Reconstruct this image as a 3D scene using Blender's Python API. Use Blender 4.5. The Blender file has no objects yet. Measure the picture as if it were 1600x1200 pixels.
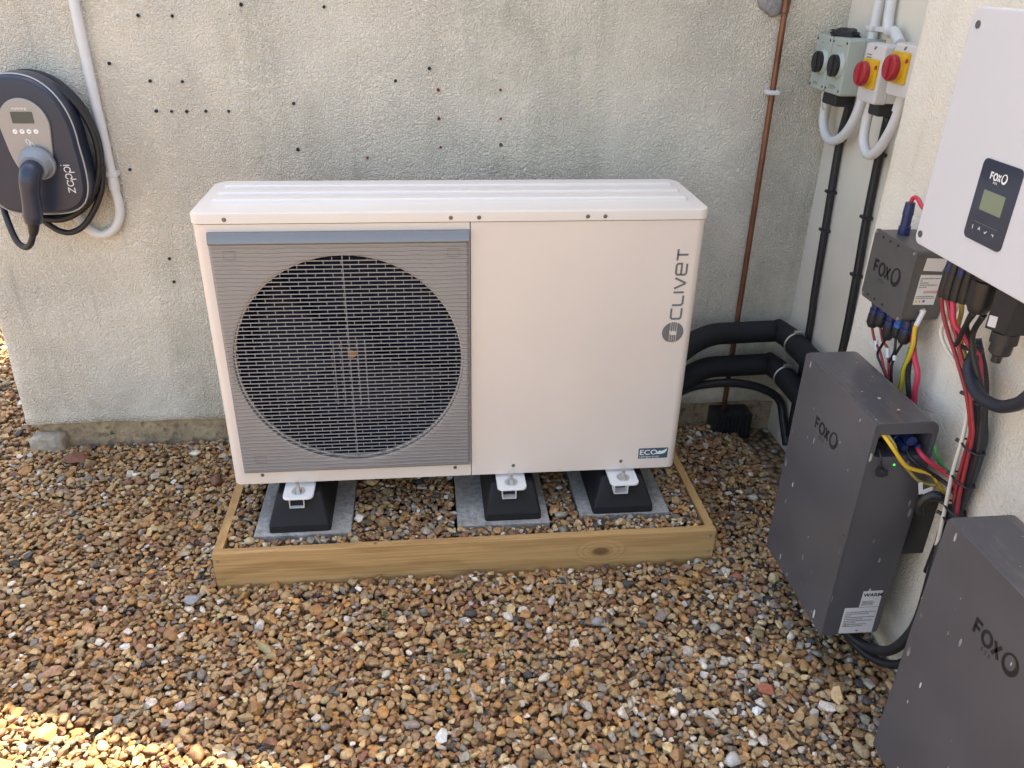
import bpy, bmesh, math, random
import numpy as np
from mathutils import Vector, Matrix

# ------------------------------------------------------------------ camera, sky, sun, exposure
scene = bpy.context.scene
COL = scene.collection
CAM_POS = (0.492, -1.713, 1.365)
YAW, PITCH, ROLL, FPX = 0.11228, 0.48187, -0.02222, 1259.94
def cam_axes():
    cy, sy, cp, sp = math.cos(YAW), math.sin(YAW), math.cos(PITCH), math.sin(PITCH)
    f = Vector((sy*cp, cy*cp, -sp)); r = Vector((cy, -sy, 0)); d = f.cross(r)
    c, s = math.cos(ROLL), math.sin(ROLL)
    return c*r + s*d, -s*r + c*d, f
_r, _d, _f = cam_axes()
cam = bpy.data.cameras.new('camera')
cam_ob = bpy.data.objects.new('camera', cam); COL.objects.link(cam_ob)
cam.sensor_fit = 'HORIZONTAL'; cam.sensor_width = 36.0; cam.lens = FPX/1600*36
cam.clip_start = 0.02; cam.clip_end = 500
m3 = Matrix((_r, -_d, -_f)).transposed()
cam_ob.matrix_world = Matrix.Translation(CAM_POS) @ m3.to_4x4()
scene.camera = cam_ob

SUN_A, SUN_B = 0.160, 0.366          # the sun stands over the gable, behind and to the right of it
world = bpy.data.worlds.new('World'); scene.world = world; world.use_nodes = True
wn = world.node_tree.nodes; wl = world.node_tree.links
sky = wn.new('ShaderNodeTexSky'); sky.sky_type = 'NISHITA'; sky.sun_disc = False
sky.sun_elevation = math.atan(1/math.hypot(SUN_A, SUN_B)); sky.sun_rotation = math.atan2(SUN_A, SUN_B)
sky.air_density = 1.0; sky.dust_density = 2.5; sky.ozone_density = 0.6
wl.new(sky.outputs[0], wn['Background'].inputs[0]); wn['Background'].inputs[1].default_value = 0.12
sun = bpy.data.lights.new('sun', 'SUN'); sun.energy = 3.6; sun.angle = math.radians(0.53); sun.color = (1.0, 0.94, 0.85)
sun_ob = bpy.data.objects.new('sun', sun); COL.objects.link(sun_ob)
sun_ob.rotation_euler = Vector((SUN_A, SUN_B, 1)).to_track_quat('Z', 'Y').to_euler(); sun_ob.location = (2, 4, 9)
vs = scene.view_settings
vs.view_transform = 'Standard'; vs.look = 'None'; vs.gamma = 1; vs.use_curve_mapping = False
vs.exposure = 2.35
vs.use_white_balance = True; vs.white_balance_temperature = 7600; vs.white_balance_tint = 10
scene.render.engine = 'CYCLES'
scene.cycles.max_bounces = 8; scene.cycles.diffuse_bounces = 5; scene.cycles.use_denoising = True

rng = random.Random(7)
# ------------------------------------------------------------------ materials
MATS = {}
def mat(name, col, rough=0.5, metal=0.0, vary=0.0, vscale=30, bump=0.0, bscale=200, spec=0.5, rvary=0.0):
    if name in MATS: return MATS[name]
    m = bpy.data.materials.new(name); m.use_nodes = True; MATS[name] = m
    nt = m.node_tree; b = nt.nodes['Principled BSDF']
    b.inputs['Base Color'].default_value = (*col, 1); b.inputs['Roughness'].default_value = rough
    b.inputs['Metallic'].default_value = metal; b.inputs['Specular IOR Level'].default_value = spec
    tc = nt.nodes.new('ShaderNodeTexCoord')
    if vary:
        n = nt.nodes.new('ShaderNodeTexNoise'); n.inputs['Scale'].default_value = vscale; n.inputs['Detail'].default_value = 6
        nt.links.new(tc.outputs['Object'], n.inputs['Vector'])
        r = nt.nodes.new('ShaderNodeMapRange'); r.inputs[1].default_value = .3; r.inputs[2].default_value = .7
        r.inputs[3].default_value = 1-vary; r.inputs[4].default_value = 1+vary
        nt.links.new(n.outputs['Fac'], r.inputs[0])
        mx = nt.nodes.new('ShaderNodeVectorMath'); mx.operation = 'SCALE'; mx.inputs[0].default_value = col
        nt.links.new(r.outputs[0], mx.inputs['Scale']); nt.links.new(mx.outputs[0], b.inputs['Base Color'])
        if rvary:
            r2 = nt.nodes.new('ShaderNodeMapRange'); r2.inputs[1].default_value = .3; r2.inputs[2].default_value = .7
            r2.inputs[3].default_value = rough-rvary; r2.inputs[4].default_value = rough+rvary
            nt.links.new(n.outputs['Fac'], r2.inputs[0]); nt.links.new(r2.outputs[0], b.inputs['Roughness'])
    if bump:
        n2 = nt.nodes.new('ShaderNodeTexNoise'); n2.inputs['Scale'].default_value = bscale; n2.inputs['Detail'].default_value = 4
        nt.links.new(tc.outputs['Object'], n2.inputs['Vector'])
        bp = nt.nodes.new('ShaderNodeBump'); bp.inputs['Strength'].default_value = 1; bp.inputs['Distance'].default_value = bump
        nt.links.new(n2.outputs['Fac'], bp.inputs['Height']); nt.links.new(bp.outputs[0], b.inputs['Normal'])
    return m
class NG:
    """small helper to write node graphs tersely"""
    def __init__(s, m):
        s.m = m; s.nt = m.node_tree; s.b = s.nt.nodes['Principled BSDF']
        s.tc = s.nt.nodes.new('ShaderNodeTexCoord'); s.co = s.tc.outputs['Object']
    def n(s, t, **kw):
        x = s.nt.nodes.new('ShaderNode'+t)
        for k, v in kw.items():
            if k.startswith('_'): setattr(x, k[1:], v)
        return x
    def l(s, a, b): s.nt.links.new(a, b)
    def setin(s, node, key, v):
        if hasattr(v, 'links') or isinstance(v, bpy.types.NodeSocket): s.l(v, node.inputs[key])
        else: node.inputs[key].default_value = v
    def noise(s, scale, detail=4, rough=.55, vec=None, dist=0):
        x = s.n('TexNoise'); x.inputs['Scale'].default_value = scale; x.inputs['Detail'].default_value = detail
        x.inputs['Roughness'].default_value = rough; x.inputs['Distortion'].default_value = dist
        s.l(vec or s.co, x.inputs['Vector']); return x.outputs['Fac']
    def mapv(s, scale=(1,1,1), loc=(0,0,0), vec=None):
        x = s.n('Mapping'); x.inputs['Scale'].default_value = scale; x.inputs['Location'].default_value = loc
        s.l(vec or s.co, x.inputs['Vector']); return x.outputs[0]
    def rng(s, v, a, b, c=0., d=1., smooth=False):
        x = s.n('MapRange'); x.clamp = True
        if smooth: x.interpolation_type = 'SMOOTHSTEP'
        s.l(v, x.inputs[0]); 
        for i, q in enumerate((a, b, c, d)): x.inputs[i+1].default_value = q
        return x.outputs[0]
    def math(s, op, a, b=0.):
        x = s.n('Math'); x.operation = op; s.setin(x, 0, a); s.setin(x, 1, b); return x.outputs[0]
    def mix(s, fac, a, b):
        x = s.n('Mix'); x.data_type = 'RGBA'; s.setin(x, 0, fac)
        for k, v in ((6, a), (7, b)):
            if isinstance(v, bpy.types.NodeSocket): s.l(v, x.inputs[k])
            else: x.inputs[k].default_value = (*v, 1)
        return x.outputs[2]
    def bump(s, h, dist, strength=1., normal=None):
        x = s.n('Bump'); x.inputs['Strength'].default_value = strength; x.inputs['Distance'].default_value = dist
        s.l(h, x.inputs['Height'])
        if normal: s.l(normal, x.inputs['Normal'])
        return x.outputs[0]
def newmat(name, rough=.6, metal=0.):
    m = bpy.data.materials.new(name); m.use_nodes = True; MATS[name] = m
    g = NG(m); g.b.inputs['Roughness'].default_value = rough; g.b.inputs['Metallic'].default_value = metal
    return m, g

def render_material(name, base, grey, green, amp, stain, speck):
    """textured masonry paint: stippled relief, rain streaks, algae, splash marks, dark specks"""
    m, g = newmat(name, .85)
    big = g.noise(1.7, 5, .6); mid = g.noise(8, 6, .68)
    streak = g.noise(1, 6, .62, g.mapv((4.5, 4.5, .55))); thin = g.noise(1, 5, .6, g.mapv((22, 22, 1.6)))
    geo = g.n('NewGeometry'); px = g.n('SeparateXYZ'); g.l(geo.outputs['Position'], px.inputs[0])
    X, Z = px.outputs[0], px.outputs[2]
    c = g.mix(g.rng(big, .42, .70, 0, stain, True), base, grey)
    f2 = g.math('MULTIPLY', g.rng(streak, .47, .70, 0, 1, True), g.rng(mid, .36, .66, .15, stain))
    c = g.mix(g.math('MULTIPLY', f2, g.rng(X, -.6, .9, .45, 1.)), c, green)
    c = g.mix(g.math('MULTIPLY', g.rng(thin, .56, .76, 0, .45, True), g.rng(big, .4, .6, .2, 1)), c, (.30, .285, .245))
    mud = g.math('MULTIPLY', g.rng(Z, .06, .34, 1, 0, True), g.rng(mid, .40, .66, 0, .5))
    c = g.mix(mud, c, (.40, .33, .235))
    fine = g.noise(170, 3, .6)
    sp = g.math('MULTIPLY', g.rng(fine, .64, .73, 0, speck, True), g.rng(g.noise(5, 4, .65), .44, .62, .05, 1.))
    c = g.mix(sp, c, (.10, .10, .095))
    g.l(c, g.b.inputs['Base Color'])
    st = g.noise(220, 2, .5, dist=.3); st2 = g.noise(108, 2, .5, dist=.3); tr = g.noise(15, 3, .5, dist=1.2)
    rough = g.rng(g.noise(3.2, 3), .38, .62, .7, 1.1)
    h = g.math('MULTIPLY', g.math('ADD', g.math('MULTIPLY', g.rng(st, .36, .66, 0, 1, True), .8), g.math('MULTIPLY', st2, 1.25)), rough)
    h = g.math('ADD', h, g.math('MULTIPLY', g.rng(tr, .40, .62, 0, 1, True), .3))
    g.l(g.bump(h, amp), g.b.inputs['Normal'])
    return m
M_RENDER = render_material('textured_render', (.83, .765, .64), (.66, .625, .55), (.42, .42, .33), .0046, .75, .9)
M_PIER = render_material('pier_render', (.84, .78, .67), (.70, .63, .52), (.56, .47, .35), .0012, .55, .6)
M_SMOOTH = mat('smooth_wall_paint', (.74, .69, .59), .6, vary=.06, vscale=5, bump=.0006, bscale=60)
def plinth_material():
    m, g = newmat('old_concrete_plinth', .9)
    a = g.noise(14, 6, .65); b = g.noise(45, 5, .6)
    c = g.mix(g.rng(a, .35, .65), (.50, .37, .225), (.29, .21, .135)); c = g.mix(g.rng(b, .50, .72), c, (.12, .09, .06))
    g.l(c, g.b.inputs['Base Color']); g.l(g.bump(b, .008), g.b.inputs['Normal']); return m
M_PLINTH = plinth_material()
M_CASE = mat('cream_white_powder_coat', (.74, .66, .59), .40, vary=.03, vscale=3.5, bump=.0016, bscale=2.6, rvary=.05)
M_LID = mat('lid_sky_whitened_coat', (.76, .71, .655), .30, vary=.015, vscale=6)  # same coat as the casing, with the sky's whitening put into the colour
def grille_material():
    m, g = newmat('grille_grey_plastic', .38)
    g.b.inputs['Base Color'].default_value = (.205, .195, .185, 1); g.b.inputs['Metallic'].default_value = .25
    wob = g.noise(1, 2, .5, g.mapv((14, 1, 3)))
    sx = g.n('SeparateXYZ'); g.l(g.co, sx.inputs[0])
    z = g.math('ADD', g.math('MULTIPLY', sx.outputs[2], 2*math.pi/.0095), g.math('MULTIPLY', wob, 5.))
    w = g.math('SINE', z); h = g.rng(w, .35, 1., 0, 1, True)
    c = g.mix(g.math('MULTIPLY', h, .5), (.26, .262, .268), (.325, .325, .328)); g.l(c, g.b.inputs['Base Color'])
    g.l(g.bump(h, .0012), g.b.inputs['Normal']); return m
M_GRILLE = grille_material()
M_BAR = mat('grille_bar_grey', (.34, .34, .345), .4, .2)
M_DARK = mat('dark_interior', (.013, .019, .038), .9, spec=.1)
M_FAN = mat('fan_black_plastic', (.012, .016, .031), .7, spec=.2)
M_COPPERISH = mat('motor_nut_brass', (.45, .25, .12), .4, .6)
M_LOGO = mat('logo_grey_print', (.16, .16, .165), .5)
M_SCREW = mat('screw_dark_zinc', (.16, .15, .14), .4, .7)
M_ZINC = mat('zinc_plated_steel', (.62, .62, .60), .3, .9, vary=.12, vscale=120)
M_ECO = mat('eco_badge_blue', (.045, .10, .14), .4)
M_PRINT = mat('white_print', (.82, .82, .80), .5)
M_INK = mat('black_ink', (.012, .012, .014), .5)
M_FAINT = mat('faint_print', (.062, .058, .060), .5)
M_REDINK = mat('red_ink', (.55, .06, .05), .5)
M_RUBBER = mat('black_rubber', (.0065, .0065, .0075), .75, vary=.3, vscale=25, bump=.0006, bscale=160)
M_TAB = mat('white_bracket_paint', (.80, .80, .79), .4, vary=.03, vscale=60)
def slab_material():
    m, g = newmat('grey_concrete', .92)
    a = g.noise(60, 6, .7); b = g.noise(12, 4)
    c = g.mix(g.rng(a, .35, .66), (.23, .225, .21), (.56, .54, .50)); c = g.mix(g.rng(b, .4, .7, 0, .6), c, (.30, .28, .245))
    v = g.n('TexVoronoi'); v.inputs['Scale'].default_value = 190; g.l(g.co, v.inputs['Vector'])
    c = g.mix(g.rng(v.outputs['Distance'], .16, .26, .7, 0), c, (.08, .08, .08))
    g.l(c, g.b.inputs['Base Color']); g.l(g.bump(a, .0025), g.b.inputs['Normal']); return m
M_SLAB = slab_material()
def timber_material(name, axis, knots):
    m, g = newmat(name, .72)
    sc = (1.2, 14, 14) if axis == 0 else (14, 1.2, 14)
    co = g.co
    swirl = None
    for (kx, kz, r) in knots:
        sx = g.n('SeparateXYZ'); g.l(g.co, sx.inputs[0])
        dx = g.math('MULTIPLY', g.math('SUBTRACT', sx.outputs[0], kx), .55); dz = g.math('SUBTRACT', sx.outputs[2], kz)
        d = g.math('SQRT', g.math('ADD', g.math('MULTIPLY', dx, dx), g.math('MULTIPLY', dz, dz)))
        swirl = (d, r) if swirl is None else swirl
    warp = g.noise(3, 3)
    x = g.n('SeparateXYZ'); g.l(g.co, x.inputs[0])
    lon, lat, z = (x.outputs[0], x.outputs[1], x.outputs[2]) if axis == 0 else (x.outputs[1], x.outputs[0], x.outputs[2])
    base = g.math('ADD', g.math('MULTIPLY', z, 26.), g.math('ADD', g.math('MULTIPLY', warp, 3.2), g.math('MULTIPLY', lat, 30.)))
    base = g.math('ADD', base, g.math('MULTIPLY', lon, .7))
    if swirl:
        k = g.rng(swirl[0], 0, .042, 1, 0, True)
        ring = g.math('ADD', g.math('MULTIPLY', swirl[0], 70.), g.math('MULTIPLY', g.noise(16, 4), 4.))
        mixv = g.n('Mix'); g.l(k, mixv.inputs[0]); g.l(base, mixv.inputs[2]); g.l(ring, mixv.inputs[3]); base = mixv.outputs[0]
    w = g.math('SINE', g.math('MULTIPLY', base, 3.1))
    fib = g.noise(1, 5, .6, g.mapv((sc[0]*4, sc[1]*16, sc[2]*16)))
    gf = g.math('ADD', g.math('MULTIPLY', g.rng(w, -.2, 1, 0, 1, True), .40), g.math('MULTIPLY', g.rng(fib, .40, .62), .55))
    c = g.mix(gf, (.58, .35, .145), (.36, .195, .07))
    c = g.mix(g.rng(g.noise(2.3, 4), .45, .72, 0, .45), c, (.40, .255, .10))
    if swirl:
        c = g.mix(g.rng(swirl[0], swirl[1]*.6, swirl[1]*1.5, .85, 0, True), c, (.13, .06, .025))
    v = g.n('TexVoronoi'); v.inputs['Scale'].default_value = 9; g.l(g.co, v.inputs['Vector'])
    c = g.mix(g.rng(v.outputs['Distance'], .025, .06, .8, 0, True), c, (.12, .06, .03))
    g.l(c, g.b.inputs['Base Color']); g.l(g.bump(fib, .0012), g.b.inputs['Normal']); return m
M_WOODX = timber_material('pressure_treated_pine_front', 0, [(0.325, .080, .012)])
M_WOODY = timber_material('pressure_treated_pine_side', 1, [])
def battery_material():
    m, g = newmat('anthracite_metal_paint', .42, .1)
    n = g.noise(5, 5, .6)
    c = g.mix(g.rng(n, .35, .7), (.084, .083, .092), (.103, .102, .112))
    # bird and rain splashes: small pale flecks, longer than wide
    v = g.n('TexVoronoi'); v.inputs['Scale'].default_value = 1; oi = g.n('ObjectInfo'); ad = g.n('VectorMath'); g.l(g.mapv((64, 64, 19)), ad.inputs[0]); g.l(oi.outputs['Random'], ad.inputs[1]); ad.operation = 'ADD'; g.l(ad.outputs[0], v.inputs['Vector'])
    gate = g.rng(g.noise(4.5, 3), .42, .52, 0, 1); wn_ = g.n('SeparateColor'); g.l(v.outputs['Color'], wn_.inputs[0])
    pick = g.rng(wn_.outputs[0], .30, .31); sz = g.math('MULTIPLY', g.math('POWER', wn_.outputs[1], 2.2), .23)
    fl = g.math('LESS_THAN', v.outputs['Distance'], sz)
    c = g.mix(g.math('MULTIPLY', g.math('MULTIPLY', fl, pick), gate), c, (.62, .61, .58))
    dust = g.n('SeparateXYZ'); geo = g.n('NewGeometry'); g.l(geo.outputs['Normal'], dust.inputs[0])
    top = g.math('MULTIPLY', g.rng(dust.outputs[2], .7, .95), g.rng(g.noise(1, 5, .65, g.mapv((60, 14, 20))), .50, .75, 0, .45))
    c = g.mix(top, c, (.28, .20, .15))
    g.l(c, g.b.inputs['Base Color']); g.l(g.rng(n, .3, .7, .26, .40), g.b.inputs['Roughness'])
    g.l(g.bump(g.noise(900, 2), .00008), g.b.inputs['Normal']); return m
M_BATT = battery_material()
M_JBOX = mat('junction_box_grey', (.125, .122, .122), .45, .4, vary=.06, vscale=20)
M_INV = mat('inverter_white_paint', (.62, .62, .645), .4, vary=.01, vscale=3)
M_GLASSBLK = mat('display_navy_gloss', (.025, .032, .055), .12)
M_LCD = mat('lcd_olive', (.20, .235, .15), .2)
M_LCD2 = mat('lcd_dark', (.065, .085, .08), .15)
M_BLACK = mat('black_plastic', (.018, .019, .022), .4)
M_CABLE = mat('black_cable', (.016, .017, .021), .45)
M_NAVYCABLE = mat('dark_cable_sheath', (.022, .027, .04), .45)
M_FOAM = mat('black_pipe_insulation', (.008, .009, .012), .75, vary=.25, vscale=30, bump=.0012, bscale=90)
M_RED = mat('red_cable', (.32, .028, .038), .45, vary=.15, vscale=40); M_CRIMSON = mat('crimson_cable', (.58, .04, .085), .4)
M_WCABLE = mat('white_cable', (.66, .62, .54), .45); M_YEL = mat('yellow_cable', (.72, .46, .04), .4)
M_GRN = mat('green_cable', (.05, .30, .07), .4); M_OLIVE = mat('olive_cable', (.33, .27, .07), .4)
M_BLUE = mat('blue_connector', (.012, .028, .11), .35); M_BRBLUE = mat('bright_blue_connector', (.02, .13, .45), .35)
M_PVC = mat('white_pvc', (.68, .69, .70), .35, vary=.03, vscale=20)
M_COPPER = mat('weathered_copper', (.22, .098, .062), .45, .7, vary=.45, vscale=9, rvary=.1)
M_ISOG = mat('grey_green_enclosure', (.40, .45, .41), .45, vary=.03, vscale=10)
M_ISOW = mat('light_grey_enclosure', (.62, .61, .60), .4)
M_REDK = mat('red_knob', (.36, .018, .03), .35, vary=.1); M_YELP = mat('yellow_plate', (.66, .40, .025), .45, vary=.08)
M_CHARGER = mat('charger_navy_plastic', (.026, .034, .060), .3)
M_PLATE = mat('charger_silver_plate', (.33, .325, .33), .35, .35)
M_TRIM = mat('charger_silver_trim', (.45, .47, .50), .3, .5)
M_SOCK = mat('charger_socket_grey', (.24, .28, .32), .35)
M_LABEL = mat('white_label', (.70, .70, .72), .45)
M_SCREED = mat('grey_foam_filler', (.28, .28, .29), .9, vary=.2, vscale=60, bump=.006, bscale=60)
M_ROOF = mat('roof_tiles_brown', (.16, .09, .06), .8, vary=.25, vscale=20)

# ------------------------------------------------------------------ objects
ORG = {}
def thing(name, label, cat, loc, group=None):
    o = bpy.data.objects.new(name, None); COL.objects.link(o); o.location = loc; o.empty_display_size = .05
    o['label'] = label; o['category'] = cat
    if group: o['group'] = group
    ORG[o] = Vector(loc); return o
def tag(o, label, cat, group=None):
    o['label'] = label; o['category'] = cat
    if group: o['group'] = group
    return o
def link(name, me, m, parent, org):
    o = bpy.data.objects.new(name, me); COL.objects.link(o)
    if m: me.materials.append(m)
    if parent: o.parent = parent
    else: o.location = org
    ORG[o] = org; return o
def obj(name, verts, faces, m, parent=None, smooth=False, org=None):
    """verts in world coordinates"""
    if parent is not None: org = ORG[parent]
    elif org is None:
        a = np.array([tuple(v) for v in verts]); org = Vector(((a[:,0].min()+a[:,0].max())/2, (a[:,1].min()+a[:,1].max())/2, a[:,2].min()))
    me = bpy.data.meshes.new(name)
    me.from_pydata([tuple(Vector(v)-org) for v in verts], [], faces)
    if smooth: me.polygons.foreach_set('use_smooth', [True]*len(me.polygons))
    me.update()
    return link(name, me, m, parent, org)
def obj_bm(name, bm, m, parent=None, smooth_angle=None, org=None):
    bmesh.ops.recalc_face_normals(bm, faces=bm.faces)
    if parent is not None: org = ORG[parent]
    elif org is None:
        a = np.array([tuple(v.co) for v in bm.verts]); org = Vector(((a[:,0].min()+a[:,0].max())/2, (a[:,1].min()+a[:,1].max())/2, a[:,2].min()))
    bmesh.ops.translate(bm, verts=bm.verts, vec=-org)
    if smooth_angle:
        for f in bm.faces: f.smooth = True
        for e in bm.edges:
            if len(e.link_faces) == 2 and e.calc_face_angle(0) > smooth_angle: e.smooth = False
    me = bpy.data.meshes.new(name); bm.to_mesh(me); bm.free()
    o = link(name, me, m, parent, org)
    if smooth_angle and smooth_angle < 1: o.modifiers.new('normals', 'WEIGHTED_NORMAL').keep_sharp = True
    return o
def box_bm(x0, x1, y0, y1, z0, z1, bevel=0, seg=2):
    bm = bmesh.new()
    v = [bm.verts.new((x, y, z)) for z in (z0, z1) for y in (y0, y1) for x in (x0, x1)]
    for q in ((0,2,3,1),(4,5,7,6),(0,1,5,4),(2,6,7,3),(0,4,6,2),(1,3,7,5)): bm.faces.new([v[i] for i in q])
    if bevel: bmesh.ops.bevel(bm, geom=bm.edges[:], offset=bevel, segments=seg, profile=.5, affect='EDGES')
    return bm
def box(name, x0, x1, y0, y1, z0, z1, m, parent=None, bevel=.002, seg=2):
    return obj_bm(name, box_bm(x0, x1, y0, y1, z0, z1, bevel, seg), m, parent, .6 if bevel else None)
def catmull(pts, n=6):
    P = [Vector(p) for p in pts]
    if len(P) < 3: return P
    P = [P[0]*2-P[1]] + P + [P[-1]*2-P[-2]]; out = []
    for i in range(1, len(P)-2):
        for k in range(n):
            t = k/n; a, b, c, d = P[i-1:i+3]
            out.append(.5*((2*b)+(c-a)*t+(2*a-5*b+4*c-d)*t*t+(3*b-a-3*c+d)*t**3))
    out.append(P[-2]); return out
def tube_data(pts, r, seg=10, closed=False):
    P = [Vector(p) for p in pts]; n = len(P); V = []; F = []
    R_ = r if isinstance(r, (list, tuple)) else [r]*n
    T = []
    for i in range(n):
        if closed: t = P[(i+1) % n]-P[i-1]
        else: t = P[min(i+1, n-1)]-P[max(i-1, 0)]
        T.append(t.normalized() if t.length > 1e-9 else Vector((0, 0, 1)))
    up = Vector((0, 0, 1)) if abs(T[0].z) < .9 else Vector((1, 0, 0))
    u = (up - T[0]*up.dot(T[0])).normalized()
    for i in range(n):
        u = (u - T[i]*u.dot(T[i])).normalized(); w = T[i].cross(u)
        for k in range(seg):
            a = 2*math.pi*k/seg; V.append(P[i]+(u*math.cos(a)+w*math.sin(a))*R_[i])
    rows = n if closed else n-1
    for i in range(rows):
        j = (i+1) % n
        for k in range(seg):
            k2 = (k+1) % seg; F.append((i*seg+k, i*seg+k2, j*seg+k2, j*seg+k))
    if not closed:
        F.append(tuple(reversed(range(seg)))); F.append(tuple((n-1)*seg+k for k in range(seg)))
    return V, F
def tube(name, pts, r, m, parent=None, seg=10, smooth_path=True, closed=False, n=6):
    if smooth_path and not closed:
        if isinstance(r, (list, tuple)):
            N = len(pts); P = catmull(pts, n); R_ = []
            for i in range(len(P)):
                t = i/n; k = min(int(t), N-2); R_.append(r[k]+(r[k+1]-r[k])*(t-k))
            pts, r = P, R_
        else: pts = catmull(pts, n)
    V, F = tube_data(pts, r, seg, closed)
    o = obj(name, V, F, m, parent, True)
    for p in o.data.polygons:
        if len(p.vertices) > 4: p.use_smooth = False
    return o
def cyl(name, p0, p1, r, m, parent=None, seg=16, prof=None):
    """solid of revolution from p0 to p1; prof = [(t, radius)...]"""
    p0, p1 = Vector(p0), Vector(p1); prof = prof or [(0, r), (1, r)]
    pts = [p0]; rad = [1e-5]
    for t, q in prof: pts.append(p0+(p1-p0)*t); rad.append(q)
    pts.append(p1 if prof[-1][0] <= 1 else pts[-1]); rad.append(1e-5)
    ax = (p1-p0).normalized(); up = Vector((0, 0, 1)) if abs(ax.z) < .9 else Vector((1, 0, 0))
    u = (up-ax*up.dot(ax)).normalized(); w = ax.cross(u)
    bm = bmesh.new(); rows = []
    for p, q in zip(pts, rad):
        rows.append([bm.verts.new(p+(u*math.cos(2*math.pi*k/seg)+w*math.sin(2*math.pi*k/seg))*q) for k in range(seg)])
    for a, b in zip(rows, rows[1:]):
        for k in range(seg): bm.faces.new((a[k], a[(k+1) % seg], b[(k+1) % seg], b[k]))
    bmesh.ops.remove_doubles(bm, verts=bm.verts, dist=1e-4)
    return obj_bm(name, bm, m, parent, .7)
def rrect(x0, x1, y0, y1, radii, n=5):
    """rounded rectangle polygon, radii for (x0y0, x1y0, x1y1, x0y1)"""
    out = []
    for (cx, cy, sx, sy, a0), r in zip(((x0, y0, 1, 1, 180), (x1, y0, -1, 1, 270), (x1, y1, -1, -1, 0), (x0, y1, 1, -1, 90)), radii):
        if r <= 0: out.append((cx, cy)); continue
        for k in range(n+1):
            a = math.radians(a0+90*k/n); out.append((cx+sx*r+r*math.cos(a), cy+sy*r+r*math.sin(a)))
    return out
class Frame:
    """a flat face: origin o, right u, up v, outward n"""
    def __init__(s, o, u, v): s.o, s.u, s.v = Vector(o), Vector(u).normalized(), Vector(v).normalized(); s.n = s.u.cross(s.v)
    def p(s, x, y, h=0): return s.o+s.u*x+s.v*y+s.n*h
FRONT = lambda y: Frame((0, y, 0), (1, 0, 0), (0, 0, 1))         # faces -Y: x = X, y = Z
LEFT = lambda x: Frame((x, 0, 0), (0, -1, 0), (0, 0, 1))         # faces -X: x = -Y, y = Z
FLOOR = lambda z: Frame((0, 0, z), (1, 0, 0), (0, 1, 0))
def prism_bm(fr, poly, h0, h1, bevel=0, bm=None):
    bm = bm or bmesh.new()
    a = [bm.verts.new(fr.p(x, y, h0)) for x, y in poly]
    if bevel:
        P = [Vector(p) for p in poly]; n = len(P); ins = []
        area = sum(P[i].x*P[(i+1) % n].y-P[(i+1) % n].x*P[i].y for i in range(n)); sg = 1 if area > 0 else -1
        for i in range(n):
            e1 = (P[i]-P[i-1]).normalized(); e2 = (P[(i+1) % n]-P[i]).normalized()
            n1 = Vector((-e1.y, e1.x))*sg; n2 = Vector((-e2.y, e2.x))*sg; d = 1+n1.dot(n2)
            ins.append((n1+n2)/max(d, .3))
        rows = [a]
        for t in (0, .5, 1):
            an = t*math.pi/2; hh = h1-bevel+bevel*math.sin(an); off = bevel*(1-math.cos(an))
            rows.append([bm.verts.new(fr.p(P[i].x+ins[i].x*off, P[i].y+ins[i].y*off, hh)) for i in range(n)])
    else:
        rows = [a, [bm.verts.new(fr.p(x, y, h1)) for x, y in poly]]
    n = len(poly)
    for p, q in zip(rows, rows[1:]):
        for k in range(n): bm.faces.new((p[k], p[(k+1) % n], q[(k+1) % n], q[k]))
    bm.faces.new(rows[-1]); bm.faces.new(list(reversed(a)))
    return bm
def prism(name, fr, poly, h0, h1, m, parent=None, bevel=0):
    return obj_bm(name, prism_bm(fr, poly, h0, h1, bevel), m, parent, .6)
def stroke_bm(bm, fr, pts, w, h0=.0002, h1=.0006, closed=False):
    """flat ribbon of width w along pts on a face"""
    P = [Vector(p) for p in pts]; n = len(P); L = []; R_ = []
    for i in range(n):
        a = P[i-1] if (i or closed) else None; b = P[(i+1) % n] if (i < n-1 or closed) else None
        e1 = (P[i]-a).normalized() if a is not None else None; e2 = (b-P[i]).normalized() if b is not None else None
        e1 = e1 or e2; e2 = e2 or e1
        n1, n2 = Vector((-e1.y, e1.x)), Vector((-e2.y, e2.x)); k = (n1+n2)/max(1+n1.dot(n2), .35)
        ext = Vector((0, 0))
        if a is None: ext = -e2*w*.0
        L.append(P[i]+k*w/2); R_.append(P[i]-k*w/2)
    lo = [[bm.verts.new(fr.p(q.x, q.y, h)) for q in row] for h in (h0, h1) for row in (L, R_)]
    l0, r0, l1, r1 = lo; rngi = range(n if closed else n-1)
    for i in rngi:
        j = (i+1) % n
        bm.faces.new((r1[i], r1[j], l1[j], l1[i])); bm.faces.new((l0[i], l0[j], r0[j], r0[i]))
        bm.faces.new((l1[i], l1[j], l0[j], l0[i])); bm.faces.new((r0[i], r0[j], r1[j], r1[i]))
    if not closed:
        bm.faces.new((l0[0], r0[0], r1[0], l1[0])); bm.faces.new((l1[-1], r1[-1], r0[-1], l0[-1]))
def arc(cx, cy, rx, ry, a0, a1, n=14): return [(cx+rx*math.cos(math.radians(a0+(a1-a0)*k/n)), cy+ry*math.sin(math.radians(a0+(a1-a0)*k/n))) for k in range(n+1)]
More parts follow.
